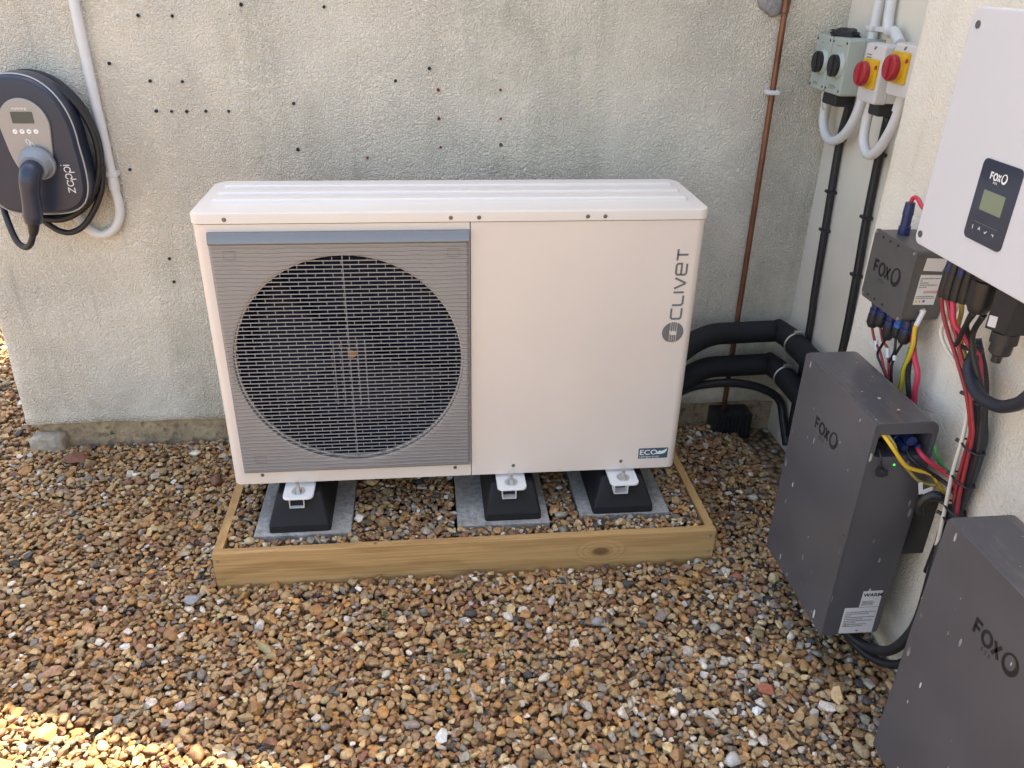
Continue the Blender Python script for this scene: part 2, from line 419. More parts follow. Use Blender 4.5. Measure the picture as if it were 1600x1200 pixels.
GLYPH = {
 'F': ([[(0,0),(0,1),(.58,1)], [(0,.52),(.5,.52)]], .62), 'O': ([arc(.45,.5,.45,.5,0,360,20)], .92), 'X': ([[(0,0),(.62,1)], [(0,1),(.62,0)]], .62),
 'C': ([[(.95,1),(.14,1),(0,.86),(0,.14),(.14,0),(.95,0)]], .95), 'L': ([[(0,1),(0,.14),(.14,0),(.85,0)]], .85), 'I': ([[(0,1),(0,0)]], .06),
 'V': ([[(0,1),(.42,0),(.50,0),(.92,1)]], .92), 'e': ([[(0,.5),(.95,.5),(.95,.86),(.81,1),(.14,1),(0,.86),(0,.14),(.14,0),(.95,0)]], .95),
 'T': ([[(0,1),(.95,1)], [(.475,1),(.475,0)]], .95), 'E': ([[(.5,1),(0,1),(0,0),(.5,0)], [(0,.5),(.45,.5)]], .5),
 'S': ([[(.5,1),(.1,1),(0,.85),(.1,.5),(.4,.5),(.5,.3),(.4,0),(0,0)]], .5),
 'z': ([[(0,.62),(.5,.62),(0,0),(.52,0)]], .52), 'a': ([arc(.28,.31,.28,.31,0,360,16), [(.56,.62),(.56,0)]], .56),
 'p': ([arc(.28,.31,.28,.31,0,360,16), [(0,.5),(0,-.38)]], .56), 'i': ([[(0,.62),(0,0)], [(0,.80),(0,.90)]], .06)}
def lettering(name, fr, text, x, y, h, w, m, parent, gap=.28, wid=1.0):
    bm = bmesh.new(); cx = x
    for ch in text:
        st, adv = GLYPH[ch]
        for pts in st:
            cl = len(pts) > 12 and (Vector(pts[0])-Vector(pts[-1])).length < 1e-6
            q = pts[:-1] if cl else pts
            stroke_bm(bm, fr, [(cx+px*h*wid, y+py*h) for px, py in q], w, closed=cl)
        cx += (adv*wid+gap)*h
    return obj_bm(name, bm, m, parent), cx
def font_text(name, fr, s, x, y, size, m, parent, bold=0.0, sx=1.0):
    cu = bpy.data.curves.new(name, 'FONT'); cu.body = s; cu.size = size; cu.offset = bold; cu.resolution_u = 2
    t = bpy.data.objects.new(name, cu); COL.objects.link(t)
    dg = bpy.context.evaluated_depsgraph_get(); me0 = bpy.data.meshes.new_from_object(t.evaluated_get(dg))
    V = [fr.p(x+v.co.x*sx, y+v.co.y, .0006) for v in me0.vertices]; F = [tuple(p.vertices) for p in me0.polygons]
    bpy.data.objects.remove(t); bpy.data.curves.remove(cu); bpy.data.meshes.remove(me0)
    return obj(name, V, F, m, parent)
def fox_mark(fr, x, y, h, parent, m, ess=True):
    """the letters F O X, the open ring beside them and the small letters below"""
    o, cx = lettering('lettering', fr, 'FOX', x, y, h*.92, h*.21, m, parent, .20, .92)
    bm = bmesh.new(); n = 28; rx, ry = h*.62, h*.74; c = (cx+h*.70, y+h*.55); outer, inner = [], []
    for k in range(n):
        a = 2*math.pi*k/n; tilt = -.25
        ex, ey = rx*math.cos(a), ry*math.sin(a); ix, iy = rx*.62*math.cos(a)-h*.06, ry*.70*math.sin(a)+h*.07
        outer.append((c[0]+ex*math.cos(tilt)-ey*math.sin(tilt), c[1]+ex*math.sin(tilt)+ey*math.cos(tilt)))
        inner.append((c[0]+ix*math.cos(tilt)-iy*math.sin(tilt), c[1]+ix*math.sin(tilt)+iy*math.cos(tilt)))
    vo = [bm.verts.new(fr.p(a, b, .0006)) for a, b in outer]; vi = [bm.verts.new(fr.p(a, b, .0006)) for a, b in inner]
    for k in range(n): bm.faces.new((vo[k], vo[(k+1) % n], vi[(k+1) % n], vi[k]))
    obj_bm('ring_emblem', bm, m, parent)
    if ess: lettering('small_lettering', fr, 'ESS', x+h*.95, y-h*.50, h*.24, h*.045, M_FAINT if m is M_INK else m, parent, .8)
def boolean_cut(o, bm_cut):
    """real opening cut out of a mesh (cutter in world coordinates)"""
    c = obj_bm('cutter', bm_cut, None, None, org=ORG[o]); 
    c.location = o.matrix_world.translation if not o.parent else ORG[o]
    bpy.context.view_layer.update()
    o.modifiers.clear(); md = o.modifiers.new('cut', 'BOOLEAN'); md.object = c; md.operation = 'DIFFERENCE'; md.solver = 'EXACT'
    dg = bpy.context.evaluated_depsgraph_get(); me = bpy.data.meshes.new_from_object(o.evaluated_get(dg))
    o.modifiers.clear(); o.modifiers.new('normals', 'WEIGHTED_NORMAL').keep_sharp = True; old = o.data; o.data = me; me.name = old.name
    bpy.data.objects.remove(c); bpy.data.meshes.remove(old)
def printed_lines(name, fr, rows, m, parent):
    """rows of small print: (x0, x1, y, height)"""
    bm = bmesh.new()
    for x0, x1, y, h in rows: prism_bm(fr, [(x0, y), (x1, y), (x1, y+h), (x0, y+h)], .0002, .0006, bm=bm)
    return obj_bm(name, bm, m, parent)
def small_print(x0, x1, y0, y1, n, seed):
    r = random.Random(seed); out = []
    for i in range(n):
        y = y1-(y1-y0)*(i+.8)/n; x = x0
        while x < x1-.002:
            w = min(r.uniform(.0015, .006), x1-x); out.append((x, x+w, y, (y1-y0)/n*.32)); x += w+.0011
            if r.random() < .12: break
    return out

YW, XR, XP = .545, 1.63, 1.485          # rear wall, recessed side wall, pier face
from mathutils import noise as mnoise
# ------------------------------------------------------------------ the house
house = thing('house', 'cream rendered house corner with pitched gable and projecting side wing', 'house', (2.0, 2.0, 0))
EAVE, SLOPE, XL = 2.125, .75, -.745
def rear_wall():
    path = []          # (x, y, nx, ny, on_front)
    y = 4.0
    while y > YW+.06: path.append((XL, y, -1, 0, 0)); y -= .06 if y < 1.3 else .4
    for k in range(5):
        a = math.radians(90*k/4); r = .03; path.append((XL+r-r*math.cos(a), YW+r-r*math.sin(a), -math.cos(a), -math.sin(a), 1 if k > 1 else 0))
    x = XL+.045
    while x < XR+.005: path.append((x, YW, 0, -1, 1)); x += .022
    path[-1] = (XR+.005, YW, 0, -1, 1)
    zs = [.078]+[.088+.022*i for i in range(66)]+[2.05, None]
    V = []; F = []; n = len(path)
    for zi, z in enumerate(zs):
        for (x, y, nx, ny, fr) in path:
            zz = z if z is not None else (EAVE+SLOPE*(x-XL) if fr else EAVE+.01)
            und = .004*mnoise.noise((x*3, y*3, zz*3))+.0018*mnoise.noise((x*14, y*14, zz*14))
            if not fr or x < XL+.05:
                und += .010*mnoise.noise((5, y*2, zz*6.5)) + (.014*max(0, (.42-zz)) if zz < .42 else 0)
            if zi == 1: zz += .006*mnoise.noise((x*9, 3, y*9)); und += .003
            if zi == 0: und = -.022
            V.append((x+nx*und, y+ny*und, zz))
    for j in range(len(zs)-1):
        for i in range(n-1): F.append((j*n+i, j*n+i+1, (j+1)*n+i+1, (j+1)*n+i))
    o = obj('rear_wall', V, F, M_RENDER, house, True); o['kind'] = 'structure'; return o
rear = rear_wall()
rear['label'] = 'textured cream rendered wall with weather stains and old fixing holes'
pl = obj_bm('plinth', box_bm(XL+.03, XR, YW+.014, YW+.3, -.12, .084, 0), M_PLINTH, house)
obj_bm('side_wall', box_bm(XR, XR+.2, -.2, YW+.1, -.1, 2.6, 0), M_SMOOTH, house)
def pier_wall():
    V = []; F = []; path = []
    y = -3.6
    while y < -.075: path.append((XP, y, -1, 0)); y += .03
    for k in range(6):
        a = math.radians(90*k/5); r = .018; path.append((XP+r-r*math.cos(a), -.04-r+r*math.sin(a), -math.cos(a), math.sin(a)))
    path.append((XR+.02, -.04, 0, 1))
    zs = [-.1+.03*i for i in range(52)]+[2.6]
    for z in zs:
        for x, y, nx, ny in path:
            u = .003*mnoise.noise((x*4, y*4, z*4))+.0016*mnoise.noise((x*18, y*18, z*18)); V.append((x+nx*u, y+ny*u, z))
    n = len(path)
    for j in range(len(zs)-1):
        for i in range(n-1): F.append((j*n+i, (j+1)*n+i, (j+1)*n+i+1, j*n+i+1))
    return obj('pier_wall', V, F, M_PIER, house, True)
pier = pier_wall()
obj_bm('wing_roof', box_bm(XP+.002, 4.75, -3.6, YW+.3, 2.6, 2.72, 0), M_ROOF, house)
obj_bm('wing_end_wall', box_bm(XP+.03, 4.75, -3.6, -3.5, -.1, 2.6, 0), M_SMOOTH, house)
XA = 2.0; HA = EAVE+SLOPE*(XA-XL)
bm = bmesh.new()
for (xa, za, xb, zb) in ((XL-.01, EAVE, XA, HA), (XA, HA, 2*XA-XL, EAVE)):
    q = [bm.verts.new(p) for p in ((xa, YW-.004, za), (xb, YW-.004, zb), (xb, 4.2, zb), (xa, 4.2, za), (xa, YW-.004, za+.06), (xb, YW-.004, zb+.06), (xb, 4.2, zb+.06), (xa, 4.2, za+.06))]
    for f in ((0,1,2,3),(7,6,5,4),(0,4,5,1),(1,5,6,2),(2,6,7,3),(3,7,4,0)): bm.faces.new([q[i] for i in f])
obj_bm('gable_roof', bm, M_ROOF, house)
obj('gable_end', [(XR, YW+.05, 2.6), (2*XA-XL, YW+.05, 2.2), (2*XA-XL, YW+.05, 2.6), (XA, YW+.05, HA), (XR, YW+.05, EAVE+SLOPE*(XR-XL)), (2*XA-XL, YW+.05, EAVE)], [(0, 2, 5, 3, 4)], M_RENDER, house)
obj('back_wall', [(XL, 4.0, -.1), (2*XA-XL, 4.0, -.1), (2*XA-XL, 4.0, EAVE), (XA, 4.0, HA), (XL, 4.0, EAVE)], [(0, 1, 2, 3, 4)], M_SMOOTH, house)
# fixing holes and plugs left in the rear wall
BLACK_PLUGS = [(-.198,1.231),(-.117,1.231),(.052,1.259),(.253,1.257),(-.288,1.12),(-.197,1.079),(-.118,1.078),(-.195,1.006),(-.157,1.005),(-.119,1.005),(-.071,1.006),(-.013,1.006),(.155,1.026),(.154,.908),(.422,1.084),(-.289,.856),(.511,1.115),(.701,.92),(-.23,.608),(-.229,.539)]
RED_PLUGS = [(.533,1.062),(.698,1.063),(.533,.989),(.7,.989),(.536,.914),(.337,.885)]
M_PLUGB = mat('plug_blue_black', (.018, .024, .035), .6); M_PLUGR = mat('plug_dull_red', (.25, .035, .035), .6)
for lst, mm in ((BLACK_PLUGS, M_PLUGB), (RED_PLUGS, M_PLUGR)):
    for x, z in lst:
        rr = rng.uniform(.0038, .0052) * (.85 if mm is M_PLUGR else 1)
        cyl('wall_plug', (x, YW+.03, z), (x, YW-.0052, z), rr, mm, rear, 10, [(0, rr*.7), (.93, rr), (1, rr*.75), (1, rr*.5), (.85, rr*.42)])

# ------------------------------------------------------------------ ground and gravel
def ground_material():
    m, g = newmat('gravel_bed', .9)
    v = g.n('TexVoronoi'); v.inputs['Scale'].default_value = 48; g.l(g.co, v.inputs['Vector'])
    sep = g.n('SeparateColor'); g.l(v.outputs['Color'], sep.inputs[0])
    c = g.mix(sep.outputs[0], (.22, .13, .07), (.42, .29, .16)); c = g.mix(g.rng(sep.outputs[1], .85, .9), c, (.5, .46, .4))
    c = g.mix(g.rng(v.outputs['Distance'], .35, .75), c, (.04, .03, .02))
    g.l(c, g.b.inputs['Base Color']); g.l(g.bump(g.rng(v.outputs['Distance'], 0, .8, 1, 0), .012), g.b.inputs['Normal']); return m
M_GROUND = ground_material()
ground = obj('ground', [(-40, -40, -.03), (40, -40, -.03), (40, 40, -.03), (-40, 40, -.03)], [(0, 1, 2, 3)], M_GROUND, org=Vector((0, 0, 0)))
ground['kind'] = 'structure'; ground['label'] = 'brown and tan gravel covering the ground around the heat pump'; ground['category'] = 'gravel'
def stone_material():
    m, g = newmat('flint_pebbles', .62)
    a = g.n('Attribute'); a.attribute_name = 'tint'
    n = g.noise(160, 4, .65); n2 = g.noise(55, 3, .6)
    k = g.math('MULTIPLY', g.rng(n, .3, .72, .72, 1.25), g.rng(n2, .3, .7, .82, 1.15))
    x = g.n('VectorMath'); x.operation = 'SCALE'; g.l(a.outputs['Color'], x.inputs[0]); g.l(k, x.inputs['Scale'])
    g.l(x.outputs[0], g.b.inputs['Base Color']); g.l(g.rng(n2, .3, .7, .5, .78), g.b.inputs['Roughness'])
    g.l(g.bump(n, .0012), g.b.inputs['Normal']); return m
M_STONE = stone_material()
nr = np.random.default_rng(11)
def base_ico(sub):
    bm = bmesh.new(); bmesh.ops.create_icosphere(bm, subdivisions=sub, radius=1)
    V = np.array([tuple(v.co) for v in bm.verts]); F = np.array([[v.index for v in f.verts] for f in bm.faces]); bm.free(); return V, F
ICO = base_ico(2)
def pebble(kind):
    """unit stone; kind 0 rounded with worn facets, kind 1 angular chip"""
    if kind == 0:
        V = ICO[0].copy()
        for _ in range(nr.integers(3, 7)):
            n = nr.normal(size=3); n /= np.linalg.norm(n); d = nr.uniform(.5, .88); s = V@n; k = s > d
            V[k] -= np.outer((s[k]-d)*.9, n)
        V *= 1+.06*nr.normal(size=(len(V), 1)); V /= np.abs(V).max(0); return V, ICO[1], True
    P = nr.normal(size=(15, 3)); P /= np.linalg.norm(P, axis=1)[:, None]; P *= nr.uniform(.72, 1, (15, 1)); P /= np.abs(P).max(0)
    bm = bmesh.new(); [bm.verts.new(p) for p in P]; bmesh.ops.convex_hull(bm, input=bm.verts)
    for v in [v for v in bm.verts if not v.link_faces]: bm.verts.remove(v)
    bmesh.ops.triangulate(bm, faces=bm.faces); bm.verts.index_update()
    V = np.array([tuple(v.co) for v in bm.verts]); F = np.array([[v.index for v in f.verts] for f in bm.faces]); bm.free(); return V, F, False
def base_octa():
    V = [(1,0,0),(-1,0,0),(0,1,0),(0,-1,0),(0,0,1),(0,0,-1)]; T = [(0,2,4),(2,1,4),(1,3,4),(3,0,4),(2,0,5),(1,2,5),(3,1,5),(0,3,5)]; mid = {}; F = []
    def m_(a, b):
        k = (min(a, b), max(a, b))
        if k not in mid:
            p = np.array(V[a], float)+np.array(V[b], float); V.append(tuple(p/np.linalg.norm(p))); mid[k] = len(V)-1
        return mid[k]
    for a, b, c in T:
        x, y, z = m_(a, b), m_(b, c), m_(c, a); F += [(a, x, z), (x, b, y), (z, y, c), (x, y, z)]
    return np.array(V, float), np.array(F)
ICO_FULL, OCTA = ICO, base_octa()
VARIANTS = [pebble(0) for _ in range(10)]+[pebble(1) for _ in range(14)]
ICO = OCTA; VARIANTS += [pebble(0) for _ in range(12)]; ICO = ICO_FULL      # 0-9 full rounded, 10-23 chips, 24-35 light rounded
PAL = np.array([(.310,.172,.078),(.430,.275,.130),(.430,.220,.078),(.250,.120,.065),(.250,.215,.170),(.580,.510,.420),(.070,.066,.062),(.33,.225,.13),(.50,.37,.20)])
GX0, GX1, GY0, GY1, CELL = -1.75, 1.52, -1.45, 1.75, .003
NX, NY = int((GX1-GX0)/CELL), int((GY1-GY0)/CELL)
H = np.full((NX, NY), -.024)
def fill(x0, x1, y0, y1, z):
    H[max(0, int((x0-GX0)/CELL)):max(0, int((x1-GX0)/CELL)), max(0, int((y0-GY0)/CELL)):max(0, int((y1-GY0)/CELL))] = z
SOLID = 9.
_cg = nr.normal(0, 1, (26, 26)); _ix, _iy = np.linspace(0, 24.99, NX), np.linspace(0, 24.99, NY); _a, _b = _ix.astype(int), _iy.astype(int); _fa, _fb = (_ix-_a)[:, None], (_iy-_b)[None]
_fa, _fb = _fa*_fa*(3-2*_fa), _fb*_fb*(3-2*_fb)
UND = .0042*((_cg[_a][:, _b]*(1-_fa)+_cg[_a+1][:, _b]*_fa)*(1-_fb)+(_cg[_a][:, _b+1]*(1-_fa)+_cg[_a+1][:, _b+1]*_fa)*_fb)      # trodden hollows
H += UND
FX0, FX1, FY0, FY1, BT = -.042, 1.20, -.137, .43, .022        # timber frame outer size, board thickness
fill(FX0, FX1, FY0, FY1, SOLID); fill(FX0+BT, FX1-BT, FY0+BT, FY1-BT, .070)
SLABS = [(.043, .281, -.071), (.547, .784, -.068), (.864, 1.104, -.048)]
for a, b, c in SLABS: fill(a-.002, b+.002, c-.003, FY1, SOLID)
fill(XL+.03, 9, YW+.010, 9, SOLID); fill(XP-.002, 9, -9, -.04, SOLID)
STONES = []          # variant, x, y, z, (a,b,c), euler, tint
def place(x, y, allow):
    ix, iy = int((x-GX0)/CELL), int((y-GY0)/CELL)
    if not (8 < ix < NX-9 and 8 < iy < NY-9) or H[ix, iy] > 1: return False
    L = np.clip(nr.lognormal(math.log(.0085), .34), .0045, .021); a = L; b = L*nr.uniform(.58, .9); c = L*nr.uniform(.36, .66)
    yaw = nr.uniform(0, 6.283); w = int(a/CELL)+1
    if ix-w < 0 or iy-w < 0 or ix+w+1 > NX or iy+w+1 > NY: return False
    sub = H[ix-w:ix+w+1, iy-w:iy+w+1]; g = np.arange(-w, w+1)*CELL
    gx, gy = g[:, None], g[None, :]; cu, su = math.cos(yaw), math.sin(yaw)
    rho = ((gx*cu+gy*su)/a)**2+((-gx*su+gy*cu)/b)**2; inside = rho < 1; bad = inside & (sub > 1)
    if bad.sum() > .10*inside.sum(): return False
    ok = inside & ~bad; prof = c*np.sqrt(np.clip(1-rho, 0, 1)); z = np.quantile((sub+prof)[ok], .80)
    if z > allow+UND[ix, iy]: return False
    top = z+prof; sub[ok] = np.maximum(sub[ok], top[ok])
    # tilt follows the slope of what it lies on, plus some freedom
    STONES.append((x, y, z, a, b, c, yaw, nr.normal(0, .24), nr.normal(0, .24))); return True
def scatter(x0, x1, y0, y1, n, allow):
    xs = nr.uniform(x0, x1, (n, 4)); ys = nr.uniform(y0, y1, (n, 4))
    for i in range(n):
        hs = [H[min(NX-1, int((xs[i, k]-GX0)/CELL)), min(NY-1, int((ys[i, k]-GY0)/CELL))] for k in range(4)]
        k = int(np.argmin(hs)); place(xs[i, k], ys[i, k], allow)
scatter(-1.25, 1.5, -.85, YW, 51000, .009)                      # in front of the wall
scatter(-1.72, -.72, YW, 1.72, 7500, .009)                      # round the corner of the house
scatter(-1.72, -1.25, -.85, YW, 3600, .009)
scatter(-1.72, 1.5, -1.42, -.85, 8200, .009)
scatter(FX0+BT, FX1-BT, FY0+BT, FY1-BT, 8500, .098)
S = np.array(STONES); NS = len(S)
# colour of each stone
wts = np.array([.24, .27, .13, .075, .055, .040, .018, .10, .09])
tint = np.empty((NS, 3)); zone = np.clip((S[:, 0]-.3)/1.0, 0, 1)
pick = np.empty(NS, int)
for i in range(NS):
    w = wts.copy(); z = zone[i]; w[4] *= 1+1.1*z; w[5] *= 1+.9*z; w[6] *= 1+1.2*z; w[2] *= 1-.35*z
    if S[i, 2] > .05: w[4] *= 1.6; w[5] *= 1.9; w[6] *= 1.8
    if (S[i, 0]-1.05)**2+((S[i, 1]+.58)*1.4)**2 < .03: w[5] *= 3.0
    pick[i] = nr.choice(9, p=w/w.sum())
tint = PAL[pick]*np.exp(nr.normal(0, .17, (NS, 1)))*np.exp(nr.normal(0, .022, (NS, 3)))
var = 24+nr.integers(0, 12, NS); chips = nr.random(NS) < .70; var[chips] = 10+nr.integers(0, 14, chips.sum())
def euler_mats(yaw, rx, ry):
    n = len(yaw); cz, sz, cx, sx, cy, sy = np.cos(yaw), np.sin(yaw), np.cos(rx), np.sin(rx), np.cos(ry), np.sin(ry); o, l = np.zeros(n), np.ones(n)
    A = np.array([[cz, -sz, o], [sz, cz, o], [o, o, l]]).transpose(2, 0, 1); B = np.array([[l, o, o], [o, cx, -sx], [o, sx, cx]]).transpose(2, 0, 1)
    C_ = np.array([[cy, o, sy], [o, l, o], [-sy, o, cy]]).transpose(2, 0, 1); return A@B@C_
ROT = euler_mats(S[:, 6], S[:, 7], S[:, 8])
# the three hundred that show largest lie on top, near the camera, and are objects of their own
q = (S[:, :3]-np.array(CAM_POS))@np.array([_r, _d, _f]).T
u_, v_ = 800+FPX*q[:, 0]/q[:, 2], 600+FPX*q[:, 1]/q[:, 2]
hx, hy = ((S[:, 0]-GX0)/CELL).astype(int), ((S[:, 1]-GY0)/CELL).astype(int)
onto = H[hx, hy] < S[:, 2]+S[:, 5]+.0015
score = np.where((u_ > 10) & (u_ < 1400) & (v_ > 5) & (v_ < 1190) & (q[:, 2] > 0) & onto, S[:, 3]*S[:, 4]/q[:, 2]**2, 0)
order = np.argsort(-score); single = np.zeros(NS, bool); single[order[:300]] = True
near = np.zeros(NS, bool); near[order[:6000]] = True; var = np.where(near & (var >= 24), (var-24) % 10, var)
def set_tint(me, cols):
    at = me.attributes.new('tint', 'FLOAT_COLOR', 'POINT'); at.data.foreach_set('color', np.c_[cols, np.ones(len(cols))].astype(np.float32).ravel())
def gravel_mesh(name, sel):
    Vs, Fs, Cs, Sm, off = [], [], [], [], 0
    for k, (bv, bf, sm) in enumerate(VARIANTS):
        idx = np.where(sel & (var == k))[0]
        if not len(idx): continue
        P = np.einsum('nij,nvj->nvi', ROT[idx], bv[None]*S[idx, None, 3:6])+S[idx, None, :3]
        nv = len(bv); Vs.append(P.reshape(-1, 3)); Cs.append(np.repeat(tint[idx], nv, 0))
        Fs.append((bf[None]+(off+np.arange(len(idx))*nv)[:, None, None]).reshape(-1, 3)); Sm.append(np.full(len(idx)*len(bf), sm)); off += nv*len(idx)
    V, F, C_, Q = np.concatenate(Vs), np.concatenate(Fs), np.concatenate(Cs), np.concatenate(Sm)
    me = bpy.data.meshes.new(name); me.vertices.add(len(V)); me.vertices.foreach_set('co', V.astype(np.float32).ravel())
    me.loops.add(F.size); me.loops.foreach_set('vertex_index', F.astype(np.int32).ravel())
    me.polygons.add(len(F)); me.polygons.foreach_set('loop_start', np.arange(0, F.size, 3, dtype=np.int32))
    me.polygons.foreach_set('use_smooth', Q); me.update(calc_edges=True); set_tint(me, C_); return me
print('stones', NS, 'tris', sum(int((var == k).sum())*len(VARIANTS[k][1]) for k in range(36)))
gv = link('loose_gravel', gravel_mesh('loose_gravel', ~single), M_STONE, ground, Vector((0, 0, 0))); gv['kind'] = 'stuff'
for i in np.where(single)[0]:
    bv, bf, sm = VARIANTS[var[i]]; P = (bv*S[i, 3:6])@ROT[i].T
    me = bpy.data.meshes.new('stone'); me.from_pydata(P.tolist(), [], bf.tolist()); me.polygons.foreach_set('use_smooth', [sm]*len(bf)); set_tint(me, np.repeat(tint[i][None], len(bv), 0))
    o = link('stone', me, M_STONE, ground, Vector((0, 0, 0))); o.location = S[i, :3]
def top_at(x, y, r=.012):
    ix, iy, w = int((x-GX0)/CELL), int((y-GY0)/CELL), int(r/CELL); s = H[ix-w:ix+w+1, iy-w:iy+w+1]; s = s[s < 1]; return float(np.quantile(s, .6)) if len(s) else 0.
def odd_stone(name, label, cat, x, y, size, yaw, tilt, col, kind, seed, z=None):
    global nr
    keep = nr; nr = np.random.default_rng(seed); bv, bf, sm = pebble(kind); nr = keep
    R_ = euler_mats(np.array([yaw]), np.array([tilt]), np.array([tilt*.5]))[0]; P = (bv*np.array(size)/2)@R_.T
    z = top_at(x, y) if z is None else z
    o = obj(name, (P+np.array([x, y, z+size[2]*.22])).tolist(), [tuple(f) for f in bf.tolist()], M_STONE, None, sm); set_tint(o.data, np.repeat(np.array(col)[None], len(bv), 0)); return tag(o, label, cat)
odd_stone('brick_fragment', 'dull red broken brick corner lying flat below the plinth', 'brick', -.58, .455, (.075, .055, .03), .3, .12, (.20, .075, .045), 1, 3)
bm = box_bm(-.735, -.635, .512, .566, -.02, .052, .010, 2); bmesh.ops.subdivide_edges(bm, edges=bm.edges[:], cuts=2, use_grid_fill=True)
for v in bm.verts: v.co += Vector((mnoise.noise(v.co*38), mnoise.noise(v.co*38+Vector((9, 0, 0))), mnoise.noise(v.co*30+Vector((0, 9, 0)))))*.008
tag(obj_bm('mortar_lump', bm, mat('old_mortar', (.36, .31, .24), .9, vary=.35, vscale=40, bump=.004, bscale=70), None, 1.2), 'grey-brown block of old mortar against the plinth corner', 'mortar lump')
odd_stone('slate_piece', 'blue-grey flat stone near the timber frame corner', 'stone', -.085, -.19, (.045, .032, .014), .2, .2, (.28, .28, .285), 1, 8)
odd_stone('bone_shaped_flint', 'long curved olive-tan flint lying like a bone', 'flint', .109, -.356, (.066, .02, .02), -.75, .1, (.34, .27, .14), 0, 9)
odd_stone('white_flint', 'chalk-white flint standing upright in the open gravel', 'flint', .491, -.624, (.024, .028, .036), .4, .5, (.75, .73, .70), 1, 12)
odd_stone('pale_flint', 'pale grey tear-shaped flint in front of the timber board', 'flint', .761, -.262, (.042, .022, .016), 1.1, .15, (.52, .49, .45), 0, 13)
odd_stone('orange_brick_chip', 'bright orange-red brick chip among whitened pebbles', 'brick', 1.174, -.567, (.034, .024, .018), -.2, .1, (.40, .12, .07), 1, 15)
odd_stone('red_brick_piece', 'brown-red brick piece between timber frame and battery', 'brick', 1.239, -.217, (.040, .025, .02), -.3, .1, (.33, .11, .07), 1, 18)
odd_stone('hollow_flint', 'grey ring-marked flint nodule in front of the knot', 'flint', .857, -.341, (.034, .026, .018), .2, .1, (.30, .29, .28), 0, 21)
odd_stone('tile_shard', 'pinkish ridged tile shard on the tan gravel', 'tile', -.33, -.388, (.05, .032, .012), .6, .2, (.38, .21, .13), 1, 24)
odd_stone('white_chip', 'small square white chip on tan gravel', 'flint', -.199, -.326, (.022, .018, .014), .3, .2, (.70, .68, .65), 1, 27)
odd_stone('white_lime_chip', 'square white chip resting on a brown stone', 'flint', 1.138, -.616, (.026, .02, .014), .1, .1, (.76, .76, .75), 1, 30)
odd_stone('dark_flint', 'large white and black flint broken open', 'flint', 1.051, -.72, (.042, .03, .024), .2, .2, (.50, .48, .45), 0, 33)
M_LEAF = mat('weed_green', (.045, .10, .022), .6, vary=.2)
def weed(x, y, z, label, n, size, seed):
    r = random.Random(seed); bm = bmesh.new()
    for k in range(n):
        a = r.uniform(0, 6.28); l = size*r.uniform(.6, 1.1); up = r.uniform(.3, 1.1); d = Vector((math.cos(a), math.sin(a), up)).normalized(); s = d.cross(Vector((0, 0, 1))).normalized()*l*.16
        b = Vector((x, y, z)); p = [b, b+d*l*.5+s, b+d*l+Vector((0, 0, -l*.2)), b+d*l*.5-s]; bm.faces.new([bm.verts.new(q) for q in p])
    tag(obj_bm('weed_seedling', bm, M_LEAF), label, 'weed')
weed(.366, -.285, top_at(.366, -.285), 'tiny green weed seedling in front of the timber board', 9, .015, 1)
weed(.539, -.397, top_at(.539, -.397), 'sparse grassy weed sprouting in the open gravel', 9, .016, 2)
weed(-.50, .535, .045, 'small green weed growing from the crumbling plinth', 8, .020, 3)

# ------------------------------------------------------------------ timber frame, slabs, feet
frame = thing('timber_frame', 'low pale pine timber frame holding gravel under the heat pump', 'timber frame', (.58, .15, -.03))
def board(x0, x1, y0, y1, z1, m):
    bm = box_bm(x0, x1, y0, y1, -.05, z1, .0018, 2); return obj_bm('board', bm, m, frame, .6)
b = board(FX0, FX1, FY0, FY0+BT, .100, M_WOODX); b['label'] = 'long front board with a dark round knot'
for p in ((FX0+.012, .080), (FX0+.016, .025), (FX1-.014, .084), (FX1-.014, .034)):
    cyl('screw', (p[0], FY0+.004, p[1]), (p[0], FY0-.0012, p[1]), .004, M_ZINC, b, 10)
board(FX0, FX0+BT, FY0+BT+.001, FY1-BT-.001, .099, M_WOODY); board(FX1-BT, FX1, FY0+BT+.001, FY1-BT-.001, .099, M_WOODY)
board(FX0, FX1, FY1-BT, FY1, .098, M_WOODX)
SIDE = ['under the fan grille', 'under the middle of the heat pump', 'under the logo end of the heat pump']
FEET = [(.080, .231, -.061), (.618, .763, -.053), (.900, 1.059, -.044)]
BOLT = [.158, .686, .975]
